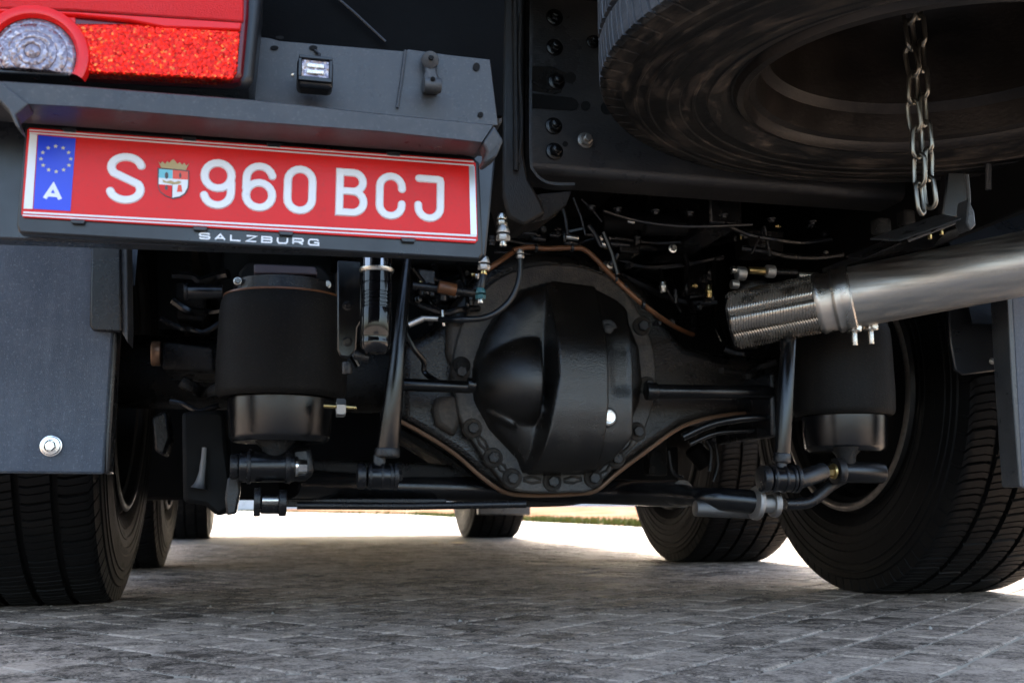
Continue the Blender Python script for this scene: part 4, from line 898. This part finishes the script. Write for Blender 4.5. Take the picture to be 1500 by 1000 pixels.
for (xa_, ya, xb_, yb_, w_) in ((43, 190.5, 694, 237, 1.8), (43, 194.5, 694, 242.5, 2.0), (34, 311, 698, 345.5, 2.6), (33, 315.2, 697, 351.5, 1.8)):
    plq(((xa_, ya-w_/2), (xb_, yb_-w_/2), (xb_, yb_+w_/2), (xa_, ya+w_/2)), Yq-.0003, E_, 'white_line', WHITE, plate)
for t_ in (.09, .36, .55, .82):   # the frame's small retaining tabs
    for (x0, y0, x1, y1) in ((43, 185.5, 694, 233.5), (34, 320, 698, 357)):
        x_, y_ = x0+(x1-x0)*(t_+.03*(y0 > 200)), y0+(y1-y0)*(t_+.03*(y0 > 200)); sg = 1 if y0 < 200 else -1
        sl_ = (y1-y0)/(x1-x0)
        plq(((x_-11, y_-11*sl_-3), (x_+11, y_+11*sl_-3), (x_+9, y_+9*sl_+3), (x_-9, y_-9*sl_+3)), Yp-.006, .004, 'retaining_tab', PLAST, frame, .0008)

def glyph_paths(ch, x0, y0, x1, y1):
    """centre-line strokes inside the box; y up; (points, closed)"""
    W, Hh = x1-x0, y1-y0; cx = (x0+x1)/2; A = lambda cx_, cy_, rx, ry, a0, a1, n=10: [(cx_+rx*math.cos(R(a0+(a1-a0)*i/n)), cy_+ry*math.sin(R(a0+(a1-a0)*i/n))) for i in range(n+1)]
    r = W/2
    if ch == '0': return [(A(cx, y1-r, r, r, 0, 180)+A(cx, y0+r, r, r, 180, 360), True)]
    if ch in '96':
        k = .60
        yb = y1-Hh*k; loop = A(cx, y1-r, r, r, 0, 180)+A(cx, yb+r, r, r, 180, 360)
        tail = [(x1, y1-Hh*.45), (x1, y0+r)]+A(cx, y0+r, r, r, 0, -180)[1:]
        tail[-1] = (x0+W*.02, y0+r*.75)
        ps = [(loop, True), (tail, False)]
        if ch == '6': ps = [([(x0+x1-a, y0+y1-b) for a, b in p_], c) for p_, c in ps]
        return ps
    if ch == 'S':
        ry = Hh/4; sk = lambda q_: [(a_, b_) for a_, b_ in q_]
        up_ = A(cx, y1-ry*.98, r, ry*.98, 14, 215, 16); lo_ = A(cx, y0+ry*.98, r, ry*.98, 35, -166, 16)
        return [(up_+lo_, False)]
    if ch == 'B':
        ym = y0+Hh*.53; r1 = (y1-ym)/2; r2 = (ym-y0)/2
        return [([(x0, ym), (x0, y1)]+[(x1-r1*1.1, y1)]+A(x1-r1*1.1, ym+r1, r1*1.0, r1, 90, -90)[1:-1]+[(x1-r1*1.1, ym)], True),
                ([(x0, ym), (x1-r2, ym)]+A(x1-r2, y0+r2, r2, r2, 90, -90)[1:-1]+[(x1-r2, y0), (x0, y0)], True)]
    if ch == 'C': return [([(x1, y1-r*1.15)]+A(cx, y1-r, r, r, 0, 180)+A(cx, y0+r, r, r, 180, 360)+[(x1, y0+r*1.15)], False)]
    if ch == 'J':
        return [([(x0+W*.02, y1), (x1-W*.12, y1), (x1-W*.03, y1-W*.03), (x1, y1-W*.12), (x1, y0+r)]+A(cx, y0+r, r, r, 0, -180)[1:]+[(x0, y0+r*1.2)], False)]
    if ch == 's': # wide S of small lettering
        return [([(x1, y1-Hh*.2), (x1-W*.12, y1), (x0+W*.12, y1), (x0, y1-Hh*.18), (x0, y1-Hh*.34), (x0+W*.1, y0+Hh*.52), (x1-W*.1, y0+Hh*.48), (x1, y0+Hh*.34), (x1, y0+Hh*.18), (x1-W*.12, y0), (x0+W*.12, y0), (x0, y0+Hh*.2)], False)]
    if ch == 'A': return [([(x0, y0), (cx, y1), (x1, y0)], False), ([(x0+W*.2, y0+Hh*.28), (x1-W*.2, y0+Hh*.28)], False)]
    if ch == 'L': return [([(x0, y1), (x0, y0), (x1, y0)], False)]
    if ch == 'Z': return [([(x0, y1), (x1, y1), (x0, y0), (x1, y0)], False)]
    if ch == 'b': return glyph_paths('B', x0, y0, x1, y1)
    if ch == 'U': return [([(x0, y1), (x0, y0+Hh*.3), (x0+W*.15, y0), (x1-W*.15, y0), (x1, y0+Hh*.3), (x1, y1)], False)]
    if ch == 'R': return [([(x0, y0), (x0, y1), (x1-W*.12, y1), (x1, y1-Hh*.15), (x1, y1-Hh*.4), (x1-W*.12, y1-Hh*.55), (x0, y1-Hh*.55)], False), ([(cx, y1-Hh*.55), (x1, y0)], False)]
    if ch == 'G': return [([(x1, y1-Hh*.2), (x1-W*.12, y1), (x0+W*.15, y1), (x0, y1-Hh*.25), (x0, y0+Hh*.25), (x0+W*.15, y0), (x1, y0), (x1, y0+Hh*.45), (cx+W*.05, y0+Hh*.45)], False)]
def stroke(m_, pts, closed, w_, Y, h_, bev, rnd_=True):
    P2 = [Vector((a_, b_)) for a_, b_ in pts]
    q_ = [P2[0]]
    for p_ in P2[1:]:
        if (p_-q_[-1]).length > w_*.02: q_.append(p_)
    if closed and (q_[0]-q_[-1]).length < w_*.02: q_.pop()
    P2 = q_; n_ = len(P2)
    def side(off):
        Ls, Rs = [], []
        for i in range(n_):
            a_ = P2[i-1] if (i > 0 or closed) else None; b_ = P2[(i+1) % n_] if (i < n_-1 or closed) else None
            d1 = (P2[i]-a_).normalized() if a_ is not None else None; d2 = (b_-P2[i]).normalized() if b_ is not None else None
            if d1 is None: d1 = d2
            if d2 is None: d2 = d1
            n1 = Vector((-d1.y, d1.x)); n2 = Vector((-d2.y, d2.x)); mm_ = (n1+n2).normalized(); k_ = off/max(.45, mm_.dot(n1))
            Ls.append(P2[i]+mm_*k_); Rs.append(P2[i]-mm_*k_)
        return Ls, Rs
    def outline(off):
        Ls, Rs = side(off)
        if closed: return Ls, Rs
        if rnd_:
            d_ = (P2[-1]-P2[-2]).normalized(); a0 = math.atan2(d_.y, d_.x)
            ea_ = [P2[-1]+Vector((math.cos(a0+PI/2-PI*i/8), math.sin(a0+PI/2-PI*i/8)))*off for i in range(1, 8)]
            d_ = (P2[0]-P2[1]).normalized(); a0 = math.atan2(d_.y, d_.x)
            sa_ = [P2[0]+Vector((math.cos(a0+PI/2-PI*i/8), math.sin(a0+PI/2-PI*i/8)))*off for i in range(1, 8)]
        else: ea_, sa_ = [], []
        return Ls, ea_, Rs, sa_
    t3 = lambda v_, y_: Vector((v_.x, y_, v_.y))
    if closed:
        for (L0, R0), (L1, R1) in ((outline(w_/2), outline(w_/2-bev)),):
            vs = [t3(v_, Y) for v_ in L0]+[t3(v_, Y-h_) for v_ in L1]+[t3(v_, Y-h_) for v_ in R1]+[t3(v_, Y) for v_ in R0]
            m_.add(vs, [(r_*n_+i, r_*n_+(i+1) % n_, (r_+1)*n_+(i+1) % n_, (r_+1)*n_+i) for r_ in range(3) for i in range(n_)])
    else:
        L0, e0, R0, s0 = outline(w_/2); L1, e1_, R1, s1 = outline(w_/2-bev)
        vs = [t3(v_, Y-h_) for v_ in L1]+[t3(v_, Y-h_) for v_ in R1]
        fs = [(i, i+1, n_+i+1, n_+i) for i in range(n_-1)]
        m_.add(vs, fs)
        if rnd_:
            m_.add([t3(v_, Y-h_) for v_ in [L1[-1]]+e1_+[R1[-1]]], [tuple(range(len(e1_)+2))])
            m_.add([t3(v_, Y-h_) for v_ in [R1[0]]+s1+[L1[0]]], [tuple(range(len(s1)+2))])
        o0 = L0+e0+R0[::-1]+s0; o1 = L1+e1_+R1[::-1]+s1; k_ = len(o0)
        m_.add([t3(v_, Y) for v_ in o0]+[t3(v_, Y-h_) for v_ in o1], [(i, (i+1) % k_, k_+(i+1) % k_, k_+i) for i in range(k_)])
def glyph(ch, box, w_, Y, h_, bev, name, mt, parent, rnd_=True):
    """box in photo pixels (left, top, right, bottom) at its own centre, on the plane Y"""
    a_ = P(box[0], box[1], Y); b_ = P(box[2], box[3], Y)
    x0, x1, y1, y0 = a_.x, b_.x, a_.z, b_.z
    m_ = M()
    for i, (pts, cl) in enumerate(glyph_paths(ch, x0+w_/2, y0+w_/2, x1-w_/2, y1-w_/2)):
        stroke(m_, pts, cl, w_, Y, h_+i*.00012, bev, rnd_)
    return m_.build(name, mt, parent, smooth=30)
sw = px(11.5, Yp)
for ch, bx in (('S', (158, 221, 211, 302)), ('9', (294.5, 230, 343.5, 309.5)), ('6', (356, 235, 404, 313)), ('0', (416.5, 239.5, 462.5, 317)),
               ('B', (492.5, 244.5, 538, 320)), ('C', (551, 250, 594, 324.5)), ('J', (607.5, 254, 650.5, 328))):
    # a lateral line drops to the right in the picture: use the box mid-line for both heights
    glyph(ch, (bx[0], bx[1]+1.2, bx[2], bx[3]-1.2), sw, Yp-.0036, .0019, .0012, 'character', WHITE, plate)
glyph('A', (64, 268, 91, 295), px(5.2, Yp), Yq, .0003, .0001, 'country_letter', WHITE, plate, False)
sc = P(82, 233, Yq); k = px(1, Yp)
for i in range(12):
    a_ = 2*PI*i/12+.08; c = sc+Vector((math.cos(a_)*18.5*k, 0, math.sin(a_)*17.5*k)); pts = []
    for j in range(10):
        rr_ = (3.0 if j % 2 == 0 else 1.3)*k; b_ = PI/2+PI*j/5; pts.append(c+Vector((math.cos(b_)*rr_, 0, math.sin(b_)*rr_)))
    M().prism(pts, (0, -.0004, 0)).build('star', mat('pale_gold_star', (.6, .55, .36), .4), plate)
# coat of arms
def sh(pts, d, name, mt): plq(pts, Yq-d, .0006+d*.9, name, mt, plate)
shield = [(231, 246), (277, 250), (276.5, 275), (272, 284), (264, 289.5), (254, 291.5), (243, 288), (234, 281), (231, 272)]
sh(shield, .0004, 'emblem_edge', DGREY)
sh([(233, 247.5), (253, 249), (253, 262), (232.5, 260.5)], .0009, 'emblem_field', CYAN)
sh([(253, 249), (275.5, 251.5), (275.5, 263.5), (253, 262)], .0009, 'emblem_field', REDP)
sh([(232.5, 260.5), (253, 262), (252, 271.5), (232.5, 270)], .0009, 'emblem_field', WHITE)
sh([(232.5, 270), (252, 271.5), (251.5, 289.5), (243.5, 286.5), (235, 280), (232.5, 273)], .0009, 'emblem_field', RED)
sh([(253, 262), (275.5, 263.5), (274.5, 275), (270, 283), (263, 287.5), (252.5, 289.5)], .0009, 'emblem_field', WHITE)
sh([(261, 271), (265.5, 271), (267, 281), (259, 281)], .0013, 'emblem_charge', REDP)
for cx_, cy_, a_, b_ in ((244, 257, 2.6, 5), (243.5, 275, 2.2, 3.5), (264, 257, 1.6, 4)):
    sh([(cx_+a_*math.cos(t), cy_+b_*math.sin(t)) for t in [2*PI*i/10 for i in range(10)]], .0013, 'emblem_charge', DGREY)
sh([(238, 263), (244, 266), (250, 264.5), (256, 267), (262, 265), (266, 267), (262, 269.5), (254, 270), (246, 268.5), (239, 267)], .0013, 'emblem_ribbon', GOLD)
sh([(232, 236), (235, 240), (238, 236.5), (242, 240.5), (245, 236), (248, 239), (251, 235), (254, 233.5), (257, 236), (260, 240.5), (263, 237.5), (267, 241.5), (270, 238.5), (273, 243), (277, 239.5), (272, 249.3), (236, 245.8)], .0008, 'emblem_crown', GOLD)
# SALZBURG
x = 291.5; cw = 16.5; gap = 6.3
for i, ch in enumerate('sALZbURG'):
    xx = x+i*(cw+gap)+(0 if i else 0); yy = 340.2+(xx-291)*.0575
    glyph(ch, (xx, yy, xx+cw, yy+11.2), px(2.4, Yp), Yp-.0002, .0006, .0002, 'letter', WHITE, frame, False)

# --- tail light
Yl = 1.19
root = empty('tail_light', P(180, 60, Yl), T)
M().prism([P(x, y, Yl+.02) for x, y in ((-160, -120), (388, -120), (384, -10), (372, 112), (364, 127), (350, 130), (110, 116), (-160, 98))], (0, .09, 0)).build('housing', PLAST, root, bevel=.008)
M().prism([P(x, y, Yl+.004) for x, y in ((-150, -110), (366, -110), (364, 20), (356, 108), (350, 118), (340, 120), (112, 108), (-150, 94))], (0, .03, 0)).build('side_lens', mat('dark_red_side_lens', (.1, .003, .006), .2), root, bevel=.005)
M().prism([P(x, y, Yl-.001) for x, y in ((108, 34), (190, 34), (352, 44), (347, 106), (340, 117), (330, 117), (112, 106))], (0, .02, 0)).build('reflector', LENSR, root, bevel=.003)
M().prism([P(x, y, Yl-.003) for x, y in ((-150, 10), (0, 12), (110, 17), (354, 33), (352, 44), (240, 40), (190, 30), (108, 22), (0, 18), (-150, 16))], (0, .02, 0)).build('divider', LENSR2, root, bevel=.002)
M().prism([P(x, y, Yl) for x, y in ((-150, -110), (358, -110), (357, 32), (110, 15), (-150, 8))], (0, .02, 0)).build('stop_lens', mat('deep_red_lens', (.62, .006, .004), .16, bump=.9, bscale=160, spec=.3), root, bevel=.002)
M().prism([P(x, y, Yl+.002) for x, y in ((-150, 14), (110, 20), (112, 106), (-150, 94))], (0, .02, 0)).build('side_field', LENSR2, root)
# reverse lamp: ring and clear dome, cut flat at the foot
def lampring(c, prof, mt, name, n=64, cut=-.9):
    m_ = M(); vs = []; ang0 = math.asin(cut); a0, a1 = ang0, PI-ang0
    for i in range(n+1):
        a_ = a0+(a1-a0)*i/n
        for d_, r_ in prof: vs.append(c+Vector((math.cos(a_)*r_, -d_, math.sin(a_)*r_)))
    q_ = len(prof); m_.add(vs, [(i*q_+j, (i+1)*q_+j, (i+1)*q_+j+1, i*q_+j+1) for i in range(n) for j in range(q_-1)])
    return m_.build(name, mt, root)
c = P(51, 82, Yl); k = px(1, Yl)
lampring(c, [(-.002, 72*k), (.006, 69*k), (.008, 63*k), (.007, 57*k), (.002, 53*k)], LENSR2, 'lamp_ring', cut=-.42)
m_ = M(); vs = [c+Vector((0, -.014, 6*k))]; N_ = 64; rings = [(.0135, 9), (.0122, 10), (.0132, 11), (.0125, 18), (.0115, 19.5), (.0122, 20.5), (.011, 29), (.0098, 30), (.0102, 31), (.0075, 42), (.006, 43), (.0062, 44), (.001, 52.5)]
for d_, r_ in rings:
    for i in range(N_):
        a_ = 2*PI*i/N_; vs.append(c+Vector((math.cos(a_)*r_*k, -d_, max(-24*k, math.sin(a_)*r_*k))))
fs = [(0, 1+i, 1+(i+1) % N_) for i in range(N_)]+[(1+j*N_+i, 1+j*N_+(i+1) % N_, 1+(j+1)*N_+(i+1) % N_, 1+(j+1)*N_+i) for j in range(len(rings)-1) for i in range(N_)]
m_.add(vs, fs); m_.build('reversing_lamp', LENSC, root, smooth=60)
M().prism([P(x, y, Yl-.004) for x, y in ((-150, 93), (100, 106), (100, 112), (-150, 100))], (0, .02, 0)).build('lower_trim', PLAST, root, bevel=.002)

# --- mud guards
Yg = 1.75
root = empty('mudguard', P(80, 690, Yg), T)
M().prism([P(x, y, Yg) for x, y in ((-300, 300), (150, 300), (158, 400), (158, 480), (166, 486), (152, 694), (-300, 690))], (0, .012, 0)).build('flap', FLAPM, root, bevel=.004)
M().prism([P(x, y, Yg+.004) for x, y in ((150, 300), (168, 300), (172, 486), (160, 694), (152, 694))], (0, .05, 0)).build('rolled_edge', SATIN, root, bevel=.004)
M().prism([P(x, y, Yg-.012) for x, y in ((134, 340), (176, 340), (178, 484), (175, 486), (136, 484), (131, 476))], (0, .012, 0)).build('corner_plate', SATIN, root, bevel=.003)
M().prism([P(x, y, Yg-.004) for x, y in ((176, 340), (186, 340), (188, 478), (187, 502), (178, 486))], (0, .07, 0)).build('side_bracket', GREYP, root, bevel=.002)
c = P(75, 653, Yg-.001); k = px(1, Yg)
M().cyl(c, c+BACK*.003, 14*k, 13.5*k, 40).build('washer', BRIGHT, root); M().lathe([(.003, 12*k), (.006, 11*k), (.0065, 8*k)], c, BACK, 36).hexbolt(c+BACK*.005, BACK, 7*k, .008, False).build('bolt', BRIGHT, root)
root = empty('mudguard', P(1490, 700, Yg), T)
M().prism([P(x, y, Yg) for x, y in ((1478, 380), (1900, 380), (1900, 740), (1496, 714), (1488, 560))], (0, .012, 0)).build('flap', FLAPM, root, bevel=.004)
M().prism([P(x, y, Yg+.0) for x, y in ((1472, 380), (1480, 380), (1490, 560), (1499, 714), (1493, 712), (1482, 560))], (0, .05, 0)).build('rolled_edge', GREYP, root, bevel=.002)
M().prism([P(x, y, Yg+.13) for x, y in ((1385, 380), (1475, 380), (1482, 540), (1412, 549), (1400, 542), (1392, 500))], (0, .01, 0)).build('corner_plate', PLAST, root, bevel=.003)
M().hexbolt(P(1453, 529, Yg+.13), BACK, px(4, Yg), .005).build('bolt', STEEL, root)
# wheel-arch shells over the rear wheels
for s_ in (-1, 1):
    m_ = M(); vs = []; n_ = 24
    for i in range(n_+1):
        a_ = R(8)+R(152)*i/n_
        for xx, rr_ in ((XC+s_*.82, .66), (XC+s_*1.28, .66), (XC+s_*1.28, .665), (XC+s_*.82, .665)): vs.append((xx, YA-math.cos(a_)*rr_, .5+math.sin(a_)*rr_))
    m_.add(vs, [(i*4+j, i*4+(j+1) % 4, (i+1)*4+(j+1) % 4, (i+1)*4+j) for i in range(n_) for j in range(4)])
    m_.build('wheel_arch', PLAST, T)

# ------------------------------------------------------------------ spare wheel and its chain
SPX, SPY, SPZ = .992, 1.326, .866
sw_ = empty('spare_wheel', (SPX, SPY, SPZ)); tag(sw_, 'dusty spare wheel slung flat under the chassis, above the steel exhaust pipe', 'wheel')
ST = tyre_mesh('spare_tyre', flat=False, matl=RUBD)
for nm, me in (('tyre', ST), ('rim', rim_mesh('spare_rim', mat('dark_spare_rim', (.02, .016, .013), .4, .4, dust=.5, dcol=(.055, .038, .026), bump=.3)))):
    o = bpy.data.objects.new(nm, me); C.objects.link(o); o.parent = sw_; o.rotation_euler = (0, -PI/2, 0); o.location = (0, 0, .168)
sw_.rotation_euler = (R(1.8), R(1.1), 0)
ch = empty('hoist_chain', (.888, 1.24, .61)); tag(ch, 'doubled steel hoist chain hanging through the spare wheel hub', 'chain')
lk = M(); pts = []; a_, b_ = .0115, .022
for i in range(25):
    t = 2*PI*i/24; pts.append(Vector((math.cos(t)*a_*.8, 0, (b_ if math.sin(t) > 0.001 else (-b_ if math.sin(t) < -.001 else 0))*.55+math.sin(t)*a_*.95)))
LR = .0032
def linkmesh():
    m_ = M(); ring = pts[:-1]; n_ = len(ring); q_ = 8; vs = []
    for i, p_ in enumerate(ring):
        t_ = (ring[(i+1) % n_]-ring[i-1]).normalized(); u1 = Vector((0, 1, 0)); v1 = t_.cross(u1)
        for j in range(q_): vs.append(p_+(u1*math.cos(2*PI*j/q_)+v1*math.sin(2*PI*j/q_))*LR)
    m_.add(vs, [(i*q_+j, i*q_+(j+1) % q_, ((i+1) % n_)*q_+(j+1) % q_, ((i+1) % n_)*q_+j) for i in range(n_) for j in range(q_)])
    me = bpy.data.meshes.new('link'); me.from_pydata(m_.v, [], m_.f); me.materials.append(CHAINM); me.shade_smooth(); return me
LM = linkmesh(); rnd = random.Random(11)
for s_, x0, yb_ in ((0, 1350, 290), (1, 1365, 280)):
    base = P(x0-(1 if s_ else 2), yb_, 1.24)
    for i in range(15):
        z_ = base.z+i*.0405
        o = bpy.data.objects.new('link', LM); C.objects.link(o); o.parent = ch
        o.location = Vector((base.x+.0012*math.sin(i*1.3+s_), base.y+.001*math.cos(i*2.1)+s_*.004, z_))-wl(ch)
        o.rotation_euler = (rnd.gauss(0, .05), rnd.gauss(0, .05), R(22 if (i+s_) % 2 == 0 else 108)+rnd.gauss(0, .12))
